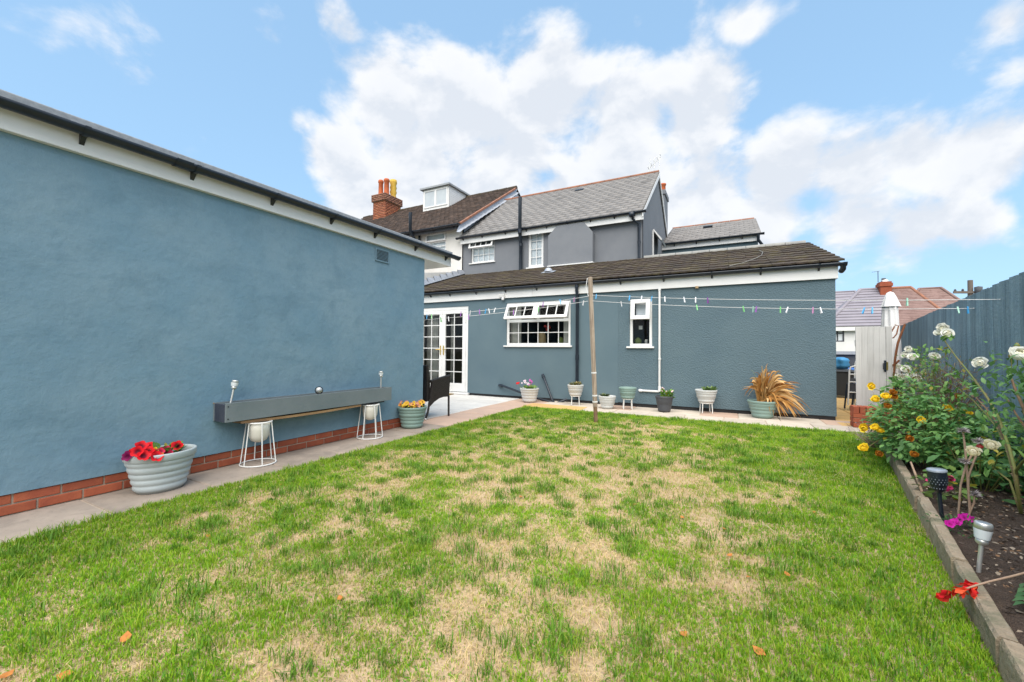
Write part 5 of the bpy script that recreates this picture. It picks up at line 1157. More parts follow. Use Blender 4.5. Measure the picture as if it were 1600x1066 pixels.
v = tuft(t, .24, .10, 130, .075, (.08, .20, .03), (.20, .36, .06), .9, .5, .5, zc=.13, yellow=.06); v.location = (.045, 0, 0)
wf = open_flower('small_white_flower', (.75, .6, .6), (.6, .3, .3), .016)
for k in range(9): link('flower', wf, t, (.05 + random.uniform(-.09, .1), random.uniform(-.1, .05), .35 + random.uniform(0, .09)), aim((0, -.6, .8)))
t = pot('flower_pot', 'whitish pot with small green plants raised on white legs left of the dead plant', P_('f'), .185, .12, .235, 'plastic_pale', 4, lift=.185); stand4(t, .115, .185)
v = tuft(t, .185 + .19, .10, 60, .085, (.09, .17, .05), (.2, .3, .09), 1.0, .5, .6, zc=.05); v.location = (.05, 0, 0)
t = pot('flower_pot', 'large sage green pot holding a dead straw-brown strap-leaved plant', P_('g'), .225, .145, .29, 'plastic_sage', 4)
def dead_plant(t):
    parts = []; gpts = Vector(P_('g'))
    def strap(path, w, c):
        path = [Vector(p) for p in path]; n = len(path); vs = []; side = None
        for i, p in enumerate(path):
            tg = (path[min(i + 1, n - 1)] - path[max(i - 1, 0)]).normalized()
            if side is None: side = tg.cross(Vector((random.gauss(0, 1), random.gauss(0, 1), .3))).normalized()
            side = (side - tg * side.dot(tg)).normalized(); k = i / (n - 1); ww = w * (math.sin(math.pi * (.15 + .85 * k)) ** .6 if k < 1 else .05)
            nn = tg.cross(side); vs += [p - side * ww / 2, p + nn * ww * .18, p + side * ww / 2]
        f = []
        for i in range(n - 1):
            for q in (0, 1): b = i * 3 + q; f += [(b, b + 1, b + 4), (b, b + 4, b + 3)]
        parts.append((np.array([tuple(v) for v in vs]), np.array(f), np.tile(c, (len(vs), 1)) * np.linspace(.8, 1.1, n).repeat(3)[:, None]))
    def arc(tip, rise, y0=None):
        b = Vector((random.uniform(-.07, .09), random.uniform(-.07, .07), .25)); tip = Vector(tip); m = b.lerp(tip, .45); m.z = max(b.z, tip.z) + rise; return [(b * (1 - u) ** 2 + m * 2 * u * (1 - u) + tip * u * u) for u in [i / 9 for i in range(10)]]
    cs = lambda: np.array(random.choice([(.50, .25, .07), (.62, .36, .13), (.40, .18, .045), (.68, .44, .20)])) * random.uniform(.85, 1.15)
    tips = [(1190, 572), (1186, 588), (1178, 592), (1196, 580), (1214, 582), (1222, 588), (1208, 590), (1200, 585), (1227, 598), (1236, 604), (1246, 612), (1250, 600), (1240, 618), (1158, 606), (1171, 604), (1255, 640), (1262, 648), (1258, 652), (1248, 648), (1236, 650), (1228, 652), (1221, 655), (1218, 648), (1244, 632), (1252, 628), (1212, 652), (1260, 638), (1232, 640), (1205, 640), (1168, 621)]
    for k in range(110):
        px_, py_ = random.choice(tips) if k >= len(tips) else tips[k]; px_ += random.gauss(0, 4 if k >= len(tips) else 0); py_ += random.gauss(0, 4 if k >= len(tips) else 0)
        dy = random.uniform(-.25, .12) if py_ > 630 else random.uniform(-.2, .2)
        v = pY(px_, min(py_, 655), gpts.y + dy) - gpts; v.z = max(v.z, .01)
        strap(arc(v, random.uniform(.02, .16) if v.z > .45 else random.uniform(.2, .45)), random.uniform(.022, .048), cs())
    for k in range(46):
        a = random.uniform(0, 6.28); strap(arc((random.uniform(-.16, .3) , random.uniform(-.22, .2), random.uniform(.4, .8)), random.uniform(0, .15)), random.uniform(.016, .034), cs() * .85)
    v = pY(1173, 578, gpts.y) - gpts; strap(arc(v, .0), .022, np.array((.2, .26, .04)))
    foliage_obj('dead_foliage', parts, t, 'dead_leaf')
dead_plant(t)

# ================================================================== TROUGH ON THE GARAGE WALL
TX = -3.955; ta = pX(353, 646, TX); tb = pX(612, 612, TX); tz0 = pX(353, 661, TX).z; tz1 = pX(353, 631, TX).z; tl = tb.y - ta.y; wx = GX + .004
tro = thing('planter_trough', 'long grey painted wooden planter trough resting on two white pot stands', 'planter', ((TX + wx) / 2, ta.y, tz0))
hw = (TX - wx) / 2
MB().span((hw - .02, 0, 0), (hw, tl, tz1 - tz0)).build('front_board', 'trough_paint', tro, .002); MB().span((-hw, .0, 0), (-hw + .02, tl, tz1 - tz0 - .004)).build('back_board', 'trough_paint', tro)
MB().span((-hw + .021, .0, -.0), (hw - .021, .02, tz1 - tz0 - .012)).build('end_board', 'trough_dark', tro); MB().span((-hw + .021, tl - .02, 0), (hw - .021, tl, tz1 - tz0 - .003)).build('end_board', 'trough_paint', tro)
MB().span((-hw + .021, .021, .0), (hw - .021, tl - .021, .02)).build('base_board', 'raw_wood', tro)
MB().span((-hw + .021, .021, .02), (hw - .021, tl - .021, tz1 - tz0 - .045)).build('soil', 'compost', tro)
for zz in (.03, tz1 - tz0 - .03): MB().tube([(hw - .002, .018, zz), (hw + .003, .018, zz)], .006, 8).build('screw', 'black_plastic', tro)
MB().span((-hw - .0, -.004, tz1 - tz0 - .012), (-hw + .015, .03, tz1 - tz0 - .005)).build('trim', 'raw_wood', tro)
# battens under the trough
b0, b1 = pX(378, 663, TX).y, pX(565, 636, TX).y
mb = MB(); N_ = 10; vs = []
for i in range(N_ + 1):
    u = i / N_; y = b0 - ta.y + (b1 - b0) * u; z = -.004 - .012 * math.sin(math.pi * u)
    vs += [(hw - .16, y, z), (hw - .01, y, z), (hw - .01, y, z - .024), (hw - .16, y, z - .024)]
mb.add(vs, [(4 * i + q, 4 * i + (q + 1) % 4, 4 * i + 4 + (q + 1) % 4, 4 * i + 4 + q) for i in range(N_) for q in range(4)] + [(3, 2, 1, 0), (4 * N_, 4 * N_ + 1, 4 * N_ + 2, 4 * N_ + 3)]); mb.build('batten', 'raw_wood', tro)
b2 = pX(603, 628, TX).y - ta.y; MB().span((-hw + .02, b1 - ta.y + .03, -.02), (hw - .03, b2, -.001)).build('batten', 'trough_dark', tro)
def wire_stand(name, label, x, y, h):
    t = thing(name, label, 'plant stand', (x, y, 0), random.uniform(0, 1)); r0, r1 = .152, .108
    for (r, z, nm) in ((r0, .007, 'base_ring'), (r1, h - .008, 'top_ring')):
        mb = MB(); pts = [(r * math.cos(2 * math.pi * k / 28), r * math.sin(2 * math.pi * k / 28), z) for k in range(29)]; mb.tube(pts, .0065, 6, cap=False).build(nm, 'white_metal', t)
    for k in range(6):
        a = 2 * math.pi * k / 6; MB().tube([(r0 * math.cos(a), r0 * math.sin(a), .007), (r1 * math.cos(a), r1 * math.sin(a), h - .008)], .0055, 6).build('rod', 'white_metal', t)
    MB().lathe([(0, h - .20), (.03, h - .198), (.065, h - .18), (.085, h - .14), (.092, h - .08), (.096, h - .002), (.088, h - .002), (.085, h - .06), (.06, h - .15), (0, h - .17)], (0, 0, 0), 28).build('bowl', 'ceramic_cream', t)
p = pz(398, 723); wire_stand('plant_stand', 'white wire stand with cream bowl under the near end of the long trough', -4.005, p.y, tz0 - .034)
p = pz(569, 682); wire_stand('plant_stand', 'white wire stand with cream bowl under the far end of the long trough', -4.005, p.y, tz0 - .022)
# solar stake lights
def solar(name, label, base, h, lean=(0, 0), r=.035, hh=.07, zr=0):
    t = thing(name, label, 'solar light', base); t.rotation_euler = (lean[1], lean[0], zr)
    MB().tube([(0, 0, -.03), (0, 0, h - hh - .02)], .009, 8).build('stake', 'steel', t)
    MB().lathe([(.012, h - hh - .03), (.022, h - hh - .02), (.022, h - hh), (.009, h - hh)], (0, 0, 0), 16).build('collar', 'steel', t)
    MB().lathe([(.026, h - hh), (.032, h - hh * .4)], (0, 0, 0), 16).build('lens', 'blind', t)
    MB().lathe([(r * .9, h - hh * .42), (r, h - hh * .4), (r, h - .006), (r * .9, h), (r * .7, h)], (0, 0, 0), 18).build('cap', 'steel', t); MB().lathe([(r * .72, h - .001), (0, h - .001)], (0, 0, 0), 18).build('solar_panel', 'solar_cell', t)
s_ = pX(352, 631, -4.06); s2 = pX(358, 594, -4.06); solar('solar_light', 'small silver solar light leaning at the near end of the trough', (-4.06, s_.y + .03, tz0 + .07), s2.z - tz0 - .07, (0, -rad(10)), .027, .055)
s_ = pX(595, 607, -4.06); s2 = pX(596, 580, -4.06); solar('solar_light', 'small silver solar light upright at the far end of the trough', (-4.06, s_.y, tz0 + .07), s2.z - tz0 - .07, (0, 0), .026, .05)
p = pX(498.5, 610, -4.0); gb_ = thing('glass_ball_light', 'clear crackled glass ball light in the middle of the trough', 'solar light', (-4.0, p.y, tz0 + .075))
zc = p.z - tz0 - .075; MB().lathe([(.043 * math.sin(math.pi * k / 12), zc - .043 * math.cos(math.pi * k / 12)) for k in range(13)], (0, 0, 0), 20).build('ball', 'ball_glass', gb_); MB().lathe([(.034 * math.sin(math.pi * k / 8), zc - .034 * math.cos(math.pi * k / 8)) for k in range(9)], (0, 0, 0), 14).build('core', 'paper', gb_)
MB().tube([(0, 0, -.02), (0, 0, zc - .04)], .008, 8).build('stake', 'black_plastic', gb_)

# ================================================================== RATTAN CHAIR
c1 = pz(665, 656); c2 = pz(703, 650); ln = 5.66 - 5.12
cha = thing('rattan_chair', 'dark brown woven rattan armchair half hidden behind the garage corner', 'chair', (-4.22, 5.12, 0), rad(-4))
# local: y forward from back to front, -x away from the camera; width .58
W_ = .58; zz = pX(703, 588, -4.2).z; zk = pX(663, 571, -4.25).z
def side(x):
    poly = [(0, .05, .20), (0, .16, .27), (0, .27, .315), (0, .38, .33), (0, .515, .325), (0, .545, zz), (0, .30, zz - .035), (0, .10, zz - .07), (0, .095, .5), (0, .07, .36)]
    MB().prism([(x, p[1], p[2]) for p in poly], (-.02, 0, 0), (.02, 0, 0)).build('side_panel', 'rattan', cha, .006)
    MB().tube([(x, .54, zz + .008), (x, .30, zz - .025), (x, .08, zz - .06)], .026, 8).build('armrest', 'rattan', cha)
    MB().tube([(x, .525, .34), (x, .53, .0)], .017, 8).build('leg', 'rattan', cha); MB().tube([(x, .07, .32), (x, .03, .12), (x, -.02, .012)], .017, 8).build('leg', 'rattan', cha)
    MB().lathe([(0, 0), (.02, 0), (.02, .03), (0, .03)], (x, -.02, 0), 8).build('foot_cap', 'steel', cha)
side(0); side(-W_)
MB().prism([(0, .03, .28), (0, .12, .30), (0, .10, .6), (0, .06, zk), (0, .01, zk), (0, .03, .6)], (-W_ + .022, 0, 0), (-.022, 0, 0)).build('backrest', 'rattan', cha, .01)
MB().span((-W_ + .022, .12, .33), (-.022, .53, .41)).build('seat', 'rattan', cha, .01)
# door mat in front of the french doors
tag(MB().span((-.42, -.24, 0), (.42, .24, .018)).build('door_mat', 'mat_brown', None, .004, (dxm + .06, HY - .36, .004)), 'brown door mat on the patio in front of the french doors', 'door mat')

# ================================================================== CLOTHES LINE
b_ = pz(931, 660); tp = ppl(922, 433, b_, (-.468, .884, 0)); tp2 = tp - b_
pos_ = thing('clothes_post', 'weathered leaning timber clothes line post standing in the lawn', 'post', tuple(b_))
ax = tp2.normalized(); M_ = ax.to_track_quat('Z', 'Y').to_matrix() @ Matrix.Rotation(.4, 3, 'Z'); Ht = tp2.length
MB().box(ax * (Ht / 2 + .12), (.054, .054, Ht - .24), M_).build('timber', 'post_wood', pos_, .006); MB().box(ax * .12, (.044, .044, .34), M_).build('ground_spike', 'stem_brown', pos_)
for py_ in (583, 618.5, 628): h = Ht * (660 - py_) / (660 - 433); MB().box(ax * h, (.058, .058, .022), M_).build('tape_band', 'white_upvc', pos_)
tie = b_ + ax * (Ht * .865)
MB().tube([ax * (Ht - .02) + Vector((-.035, -.03, 0)), ax * (Ht * .93) + Vector((-.06, -.04, 0)), ax * (Ht * .865) + Vector((-.03, -.03, 0))], .006, 6).build('cord_loop', 'line_white', pos_)
fpl = (FP + FN * .03, FN)
RE1, RE2 = ppl(1562, 468, *fpl), ppl(1520, 482, *fpl)
LE = Vector((-4.36, 4.97, 0)); LE.z = 1.62
def sag(a, b, s, n=14): return [a.lerp(b, k / n) - Vector((0, 0, s * 4 * (k / n) * (1 - k / n))) for k in range(n + 1)]
lines = []
lcl = thing('clothes_line', 'white double clothes line strung from the garage past the post to the fence', 'clothes line', tuple(tie))
LA = sag(tie + Vector((.03, -.035, .015)), RE1, .035); LB = sag(tie + Vector((.035, -.03, -.075)), RE2, .05); LC = sag(LE, tie + Vector((-.035, -.03, .0)), .03); LD = sag(LE - Vector((0, 0, .06)), tie + Vector((-.035, -.03, -.075)), .03)
for l in (LA, LB, LC, LD): MB().tube([v - tie for v in l], .0028, 5).build('cord', 'line_white', lcl)
MB().tube([RE1 - tie, RE1 - tie - FN * .04], .006, 6).build('hook', 'steel', lcl); MB().tube([RE2 - tie, RE2 - tie - FN * .04], .006, 6).build('hook', 'steel', lcl); MB().tube([LE - tie, LE - tie - Vector((0, .03, 0))], .006, 6).build('hook', 'steel', lcl)
def peg_mesh(c):
    mb = MB()
    for s in (-1, 1): mb.add([(s * .0025, -.006, .022), (s * .0025, .006, .022), (s * .006, .006, -.01), (s * .006, -.006, -.01), (s * .013, -.006, -.055), (s * .013, .006, -.055), (s * .009, .006, -.055), (s * .009, -.006, -.055), (s * .001, -.006, -.005), (s * .001, .006, -.005)], [(0, 1, 2, 3), (3, 2, 5, 4), (4, 5, 6, 7), (7, 6, 9, 8), (8, 9, 1, 0), (0, 3, 8), (3, 4, 7, 8), (1, 9, 2), (2, 9, 6, 5)])
    mb.tube([(-.008, 0, -.012), (.008, 0, -.012)], .005, 6); return mb.mesh('clothes_peg', 'peg_' + c)
pegm = {c: peg_mesh(c) for c in ('blue', 'purple', 'green', 'white', 'mint', 'pink')}
camP = Vector((0, 0, CH))
def near_line(px_, py_, ls):
    best = None; d = ray(px_, py_).normalized()
    for l in ls:
        for k in range(len(l) - 1):
            for u in range(8):
                q = l[k].lerp(l[k + 1], u / 8); e = (q - camP); ds = (e - d * e.dot(d)).length / e.length
                if best is None or ds < best[0]: best = (ds, q, (l[k + 1] - l[k]).normalized())
    return best
pegs_left = [(668, 496, 'blue'), (674, 495, 'green'), (689, 496, 'green'), (700, 495, 'white'), (721, 491, 'purple'), (732, 491, 'purple'), (736, 490, 'white'), (750, 487, 'purple'), (760, 488, 'blue'), (765, 486, 'white'), (774, 486, 'white'), (803, 484, 'purple'), (841, 480, 'green'), (850, 475, 'purple'), (875, 472, 'blue'), (898, 469, 'pink'), (912, 470, 'white')]
pegs_right = [(930, 466, 'blue'), (972, 473, 'white'), (983, 467, 'blue'), (1003, 468, 'white'), (1019, 468, 'blue'), (1040, 468, 'white'), (1068, 472, 'white'), (1088, 476, 'green'), (1087, 471, 'white'), (1104, 472, 'purple'), (1164, 475, 'green'), (1176, 475, 'mint'), (1182, 476, 'purple'), (1217, 479, 'green'), (1230, 479, 'white'), (1271, 478, 'pink'), (1281, 476, 'white'), (1350, 480, 'blue'), (1362, 477, 'blue'), (1418, 474, 'mint'), (1497, 481, 'mint'), (1512, 481, 'blue')]
ORD = ['first', 'second', 'third', 'fourth', 'fifth', 'sixth', 'seventh', 'eighth', 'ninth', 'tenth']
for side_, lst, ls in (('left', pegs_left, (LC, LD)), ('right', pegs_right, (LA, LB))):
    cnt = {}
    for (px_, py_, c) in lst:
        k = cnt.get(c, 0); cnt[c] = k + 1; _, q, tg = near_line(px_, py_, ls); cn = {'mint': 'pale mint'}.get(c, c)
        o = link('clothes_peg', pegm[c], None, q, (random.uniform(-.25, .25), random.uniform(-.3, .3), math.atan2(tg.y, tg.x) + math.pi / 2 + random.uniform(-.5, .5)))
        o.scale = (1.0, 1.0, 1.0)
        tag(o, f"{ORD[k]} {cn} clothes peg from the left on the line {side_} of the post", 'clothes peg', 'pegs on the clothes line')

# ================================================================== FLOWER BED
def fence_pt(px_, py_, off): return ppl(px_, py_, FP + FN * off, FN)
def ellip(c, r, n, shell=.55):
    d = RNG.normal(0, 1, (n, 3)); d /= np.linalg.norm(d, axis=1, keepdims=True); k = (shell + (1 - shell) * RNG.random((n, 1))) ** .6
    lump = 1 + .18 * np.sin(d[:, :1] * 7 + c[0] * 5) * np.cos(d[:, 1:2] * 6 + d[:, 2:] * 5); return np.array(c) + d * np.array(r) * k * lump, d
def bush_leaves(ells, ln, wid, c0, c1, yellow=.03, down=.25):
    parts = []
    for (c, r, n) in ells:
        p, d = ellip(c, r, n); k = p[:, 2] > .07; p, d = p[k], d[k]; m = len(p)
        dr = d * np.array([1, 1, .5]) + RNG.normal(0, .55, (m, 3)) - np.array([0, 0, down]); L_ = ln * RNG.uniform(.55, 1.25, m)
        # compound leaves: a terminal leaflet with side leaflets behind it
        parts.append(leaves(p, dr, L_, L_ * wid, lcol(m, c0, c1, yellow), RNG.uniform(-.6, .6, m)))
        x, y, z = basis(dr, np.zeros(m))
        for s in (-1, 1):
            q = p - y * (L_ * .35)[:, None]; parts.append(leaves(q, y * .55 + x * s * .9, L_ * .8, L_ * .8 * wid, lcol(m, c0, c1, yellow), RNG.uniform(-.6, .6, m)))
    return parts
ROSE_Y = [rose_mesh('rose_yellow', (.95, .72, .04), (.92, .60, .03), .031) for _ in range(3)]
ROSE_W = [rose_mesh('rose_white', (.95, .95, .90), (.93, .91, .70), .038) for _ in range(3)]
ROSE_C = rose_mesh('rose_cream', (.92, .87, .66), (.92, .84, .62), .027, 6)
ROSE_O = rose_mesh('rose_faded', (.50, .20, .02), (.30, .09, .01), .026)
def face_cam(p, j=.5): v = (Vector((0, 0, CH)) - Vector(p)).normalized() + Vector((0, 0, .55)); return aim(v + Vector((random.uniform(-j, j), random.uniform(-j, j), random.uniform(-j, j))))
# --- yellow rose bush
B0 = Vector((1.66, 5.25, .06)); yb = thing('yellow_rose_bush', 'dense green rose bush with yellow blooms spilling over the sleeper edging', 'rose bush', tuple(B0))
rel = lambda v: Vector(v) - B0
E_ = [((-.06, .0, .34), (.40, .55, .34), 700), ((-.16, .18, .26), (.26, .30, .24), 160), ((.08, -.62, .26), (.32, .42, .26), 380), ((-.06, .32, .60), (.22, .26, .22), 190), ((-.12, -.25, .34), (.34, .40, .30), 300), ((.28, -.40, .30), (.24, .42, .28), 260)]
foliage_obj('foliage', bush_leaves(E_, .066, .64, (.08, .22, .065), (.235, .43, .12), .03), yb)
heads = [(1362, 604, 5.25), (1384, 619, 5.0), (1368, 624, 5.05), (1440, 657, 4.75), (1481, 637, 5.2), (1512, 645, 5.1), (1350, 669, 5.2), (1374, 672, 5.0), (1350, 700, 5.05), (1367, 668, 5.0)]
for i, (px_, py_, Y_) in enumerate(heads):
    v = pY(px_, py_, Y_); o = link('bloom', ROSE_Y[i % 3], yb, rel(v), face_cam(v)); o.scale = [random.uniform(.9, 1.25)] * 3
    MB().tube([(random.uniform(-.1, .1), random.uniform(-.1, .1), .25), tuple(rel(v).lerp(Vector((0, 0, .4)), .3) + Vector((0, 0, .04))), tuple(rel(v) - Vector((0, 0, .02)))], [.005, .004, .003], 5).build('stem', 'stem_green', yb)
for (px_, py_, Y_) in ((1387, 634, 5.0), (1374, 709, 4.9), (1429, 710, 4.6), (1421, 685, 4.6), (1396, 613, 5.1), (1397, 620, 5.1), (1500, 620, 5.2)):
    v = pY(px_, py_, Y_); link('faded_bloom', ROSE_O, yb, rel(v), face_cam(v))
for k in range(9): a = k * .7; MB().tube([(0, 0, -.02), (.15 * math.cos(a), .2 * math.sin(a), .3), (.3 * math.cos(a), .42 * math.sin(a), .62)], [.008, .006, .003], 6).build('stem', 'stem_green', yb)
# --- white climbing rose along the fence
W0 = pz(1596, 806, .08); wr = thing('white_rose', 'tall white rose with long thorny canes in front of the blue fence', 'rose bush', tuple(W0))
rw = lambda v: Vector(v) - W0
def cane(pts, r0, r1, m='stem_green', offs=.3):
    P = [W0 if k == 0 else fence_pt(px_, py_, offs) for k, (px_, py_) in enumerate(pts)]; n = len(P)
    MB().tube([rw(p) for p in P], [r0 + (r1 - r0) * i / (n - 1) for i in range(n)], 8).build('cane', m, wr); return P
c1_ = cane([(1596, 806), (1591, 772), (1586, 735), (1577, 700), (1567, 672), (1560, 652), (1543, 622), (1524, 595), (1508, 575), (1494, 558), (1477, 534), (1474, 522)], .010, .005)
c2_ = cane([(1596, 806), (1590, 770), (1584, 735), (1575, 700), (1563, 670), (1552, 652), (1537, 634), (1520, 616), (1494, 594), (1470, 578), (1450, 566), (1425, 556)], .008, .003, 'stem_brown')
c3_ = cane([(1596, 806), (1592, 780), (1583, 736), (1572, 700), (1560, 672), (1545, 652), (1520, 625), (1490, 602), (1465, 592), (1440, 590), (1412, 584)], .008, .003)
c4_ = cane([(1596, 806), (1588, 735), (1598, 722), (1612, 708)], .009, .006)
c5_ = cane([(1596, 806), (1578, 752), (1556, 735), (1540, 718), (1530, 700)], .007, .003)
th = MB()
for P in (c1_, c2_):
    for k in range(60):
        i = random.randrange(len(P) - 2); q = P[i].lerp(P[i + 1], random.random()) - W0; d = Vector((random.gauss(0, 1), random.gauss(0, 1), random.gauss(0, .4))).normalized(); th.add([q + d * .008 + Vector((0, 0, .004)), q + d * .008 - Vector((0, 0, .004)), q + d * .021], [(0, 1, 2)])
o = th.build('thorns', 'stem_dry', wr); o['kind'] = 'stuff'
for i, (px_, py_, of) in enumerate([(1474, 512, .3), (1467, 520, .33), (1480, 521, .3), (1421, 546, .32), (1415, 555, .36), (1426, 558, .34), (1460, 557, .32), (1402, 573, .4), (1415, 577, .38), (1411, 590, .4), (1422, 587, .36), (1405, 588, .42), (1431, 591, .34), (1531, 567, .3)]):
    v = fence_pt(px_, py_, of); o = link('bloom', ROSE_W[i % 3], wr, rw(v), face_cam(v)); d_ = (v - camP).length; o.scale = [random.uniform(.95, 1.2) * (1.0 if px_ > 1440 else 1.25)] * 3
for px_, py_, of in ((1521, 706, .55), (1549, 696, .5)): v = fence_pt(px_, py_, of); o = link('bloom', ROSE_C, wr, rw(v), face_cam(v, .2)); o['label'] = 'low cream bloom'
parts = []
def spray(px_, py_, of, n, sp, ln=.05, c0=(.10, .24, .05), c1=(.26, .44, .11), yl=.08):
    p = np.array(rw(fence_pt(px_, py_, of))) + RNG.normal(0, 1, (n, 3)) * np.array([sp, sp, sp * .8]); d = RNG.normal(0, 1, (n, 3)) - np.array([0, 0, .5]); L_ = ln * RNG.uniform(.6, 1.2, n)
    parts.append(leaves(p, d, L_, L_ * .65, lcol(n, c0, c1, yl)))
for (px_, py_, n, sp) in ((1430, 570, 26, .09), (1450, 558, 16, .07), (1452, 580, 30, .09), (1440, 600, 34, .10), (1420, 600, 26, .09), (1465, 568, 14, .05), (1470, 545, 6, .03), (1485, 525, 5, .02), (1490, 586, 8, .04), (1512, 600, 7, .03), (1500, 618, 7, .05), (1545, 660, 5, .05), (1440, 545, 8, .05), (1560, 640, 4, .03), (1480, 605, 10, .06), (1535, 720, 12, .06), (1556, 730, 8, .05), (1600, 700, 8, .05)): spray(px_, py_, .32, int(n * 2.4), sp, .060)
foliage_obj('foliage', parts, wr)
# --- second rose bush at the picture's right edge
R0_ = pz(1650, 850, .08); rb_ = thing('rose_bush', 'leafy rose bush with a white bloom at the right edge of the picture', 'rose bush', tuple(R0_))
rel2 = lambda v: Vector(v) - R0_; parts = []
def cane2(pts, r0, r1, m='stem_brown'):
    P = [R0_] + [fence_pt(a, b, .45) for a, b in pts]; n = len(P); MB().tube([rel2(p) for p in P], [r0 + (r1 - r0) * i / (n - 1) for i in range(n)], 7).build('cane', m, rb_)
cane2([(1640, 760), (1615, 690), (1600, 640), (1585, 605), (1575, 575)], .011, .004); cane2([(1660, 740), (1640, 660), (1625, 600), (1605, 560)], .01, .004, 'stem_green'); cane2([(1630, 740), (1600, 665), (1588, 648), (1575, 625)], .008, .003)
for (px_, py_, n, sp) in ((1570, 572, 24, .04), (1585, 590, 34, .06), (1575, 602, 24, .05), (1600, 590, 34, .07), (1595, 615, 36, .07), (1612, 630, 40, .09), (1606, 575, 20, .05), (1560, 560, 9, .02), (1590, 640, 14, .05), (1615, 660, 40, .08), (1640, 620, 60, .07), (1630, 575, 40, .05), (1570, 650, 5, .03), (1598, 665, 16, .04)):
    p = np.array(rel2(fence_pt(px_, py_, .45))) + RNG.normal(0, 1, (n, 3)) * sp; d = RNG.normal(0, 1, (n, 3)) - np.array([0, 0, .4]); L_ = .042 * RNG.uniform(.6, 1.2, n); parts.append(leaves(p, d, L_, L_ * .62, lcol(n, (.07, .18, .05), (.16, .32, .10), .04)))
foliage_obj('foliage', parts, rb_)
v = fence_pt(1595, 553, .45); link('bloom', ROSE_W[0], rb_, rel2(v), face_cam(v))
for (px_, py_) in ((1589, 541), (1580, 557)): v = fence_pt(px_, py_, .45); MB().lathe([(0, -.012), (.01, -.006), (.012, .004), (.006, .014), (0, .018)], rel2(v), 8).build('bud', 'stem_green', rb_); MB().tube([rel2(v), rel2(v) - Vector((0, 0, .1))], .002, 4).build('bud_stalk', 'stem_green', rb_)
# --- dry brown shrub behind
D0 = Vector((2.02, 6.15, .06)); ds = thing('dry_shrub', 'brown dried-out twiggy shrub between the yellow rose bush and the fence', 'shrub', tuple(D0)); ds.scale = (1.05, 1.05, 1.18)
mb = MB()
for k in range(230):
    a = random.uniform(0, 6.28); e = random.uniform(.35, 1.5); L_ = random.uniform(.45, .88); d = Vector((math.cos(a) * math.cos(e) * .75, math.sin(a) * math.cos(e) * .8, math.sin(e))); m = d * L_ * .5 + Vector((0, 0, .06)); tip = d * L_
    mb.tube([d * .05, m + Vector((random.gauss(0, .02), random.gauss(0, .02), 0)), tip], [.004, .0025, .001], 4, cap=False)
    for q in range(2): t2 = m.lerp(tip, random.random()); mb.tube([t2, t2 + Vector((random.gauss(0, .06), random.gauss(0, .06), random.uniform(.01, .1)))], [.002, .0008], 3, cap=False)
o = mb.build('twigs', 'stem_brown', ds); o['kind'] = 'stuff'
p, d = ellip((0, 0, .48), (.42, .46, .40), 1500, .5); foliage_obj('foliage', [leaves(p, d + RNG.normal(0, .5, p.shape) + np.array([0, 0, .5]), .026 * RNG.uniform(.6, 1.3, len(p)), .010, lcol(len(p), (.28, .20, .09), (.50, .38, .20), .15, (.32, .34, .10)))], ds)
# --- broad-leaved plant, every leaf its own piece
A0 = Vector((1.66, 4.38, .07)); bl = thing('broad_leaf_plant', 'low plant with broad dark green leaves in front of the fence', 'plant', tuple(A0))
lm = []
for k in range(3):
    v, f, c = leaves(np.zeros((1, 3)), np.array([[0, 1., .0]]), .115, .085, lcol(1, (.06, .17, .06), (.15, .30, .09)), np.zeros(1)); lm.append(tint_mesh('leaf', v, f, c, 'leaf', True))
for k in range(120):
    u = random.random(); p = Vector((random.gauss(.04, .17), random.gauss(0, .26), random.uniform(.04, .42) * (1 - .35 * u)))
    if p.x < -.26: continue
    o = link('leaf', lm[k % 3], bl, p, (random.uniform(-.7, .5), random.uniform(-.5, .5), random.uniform(0, 6.28))); o.scale = [random.uniform(.65, 1.2)] * 3
for k in range(14): a = k * .45; MB().tube([(.03 * math.cos(a), .03 * math.sin(a), -.01), (.12 * math.cos(a), .2 * math.sin(a), .2), (.16 * math.cos(a), .3 * math.sin(a), .34)], [.005, .004, .002], 5).build('stem', 'stem_green', bl)
for (px_, py_) in ((1600, 832), ): pass
# --- pink geranium and magenta bedding
Q0 = pz(1478, 790, .08) + Vector((.05, .12, 0)); pg = thing('pink_geranium', 'pale-leaved geranium with pink flowers beside the black torch light', 'plant', tuple(Q0))
n = 90; p, d = ellip((0, 0, .10), (.17, .17, .11), n, .4); foliage_obj('foliage', [leaves(p, d * np.array([1, 1, .4]) + RNG.normal(0, .3, (n, 3)), .055 * RNG.uniform(.6, 1.2, n), .07, lcol(n, (.10, .20, .04), (.22, .33, .08), .1))], pg)
pk = open_flower('geranium_bloom', (.70, .06, .22), (.5, .03, .12), .014)
for (px_, py_) in ((1475, 744), (1487, 747), (1489, 750), (1480, 763), (1479, 761), (1454, 752)):
    v = pY(px_, py_, Q0.y - .08)
    for k in range(3): link('flower', pk, pg, v - Q0 + Vector((random.gauss(0, .010), random.gauss(0, .01), random.gauss(0, .008))), face_cam(v))
M0 = pz(1497, 832, .08); mg = thing('bedding_plant', 'small clump of magenta bedding flowers at the edge of the soil', 'plant', tuple(M0))
n = 110; p, d = ellip((0, .02, .03), (.13, .13, .05), n, .3); foliage_obj('foliage', [leaves(p, d + np.array([0, 0, .4]) + RNG.normal(0, .4, (n, 3)), .03 * RNG.uniform(.6, 1.2, n), .014, lcol(n, (.03, .10, .03), (.09, .2, .05)))], mg)
mf = open_flower('magenta_flower', (.62, .02, .38), (.4, .01, .2), .019)
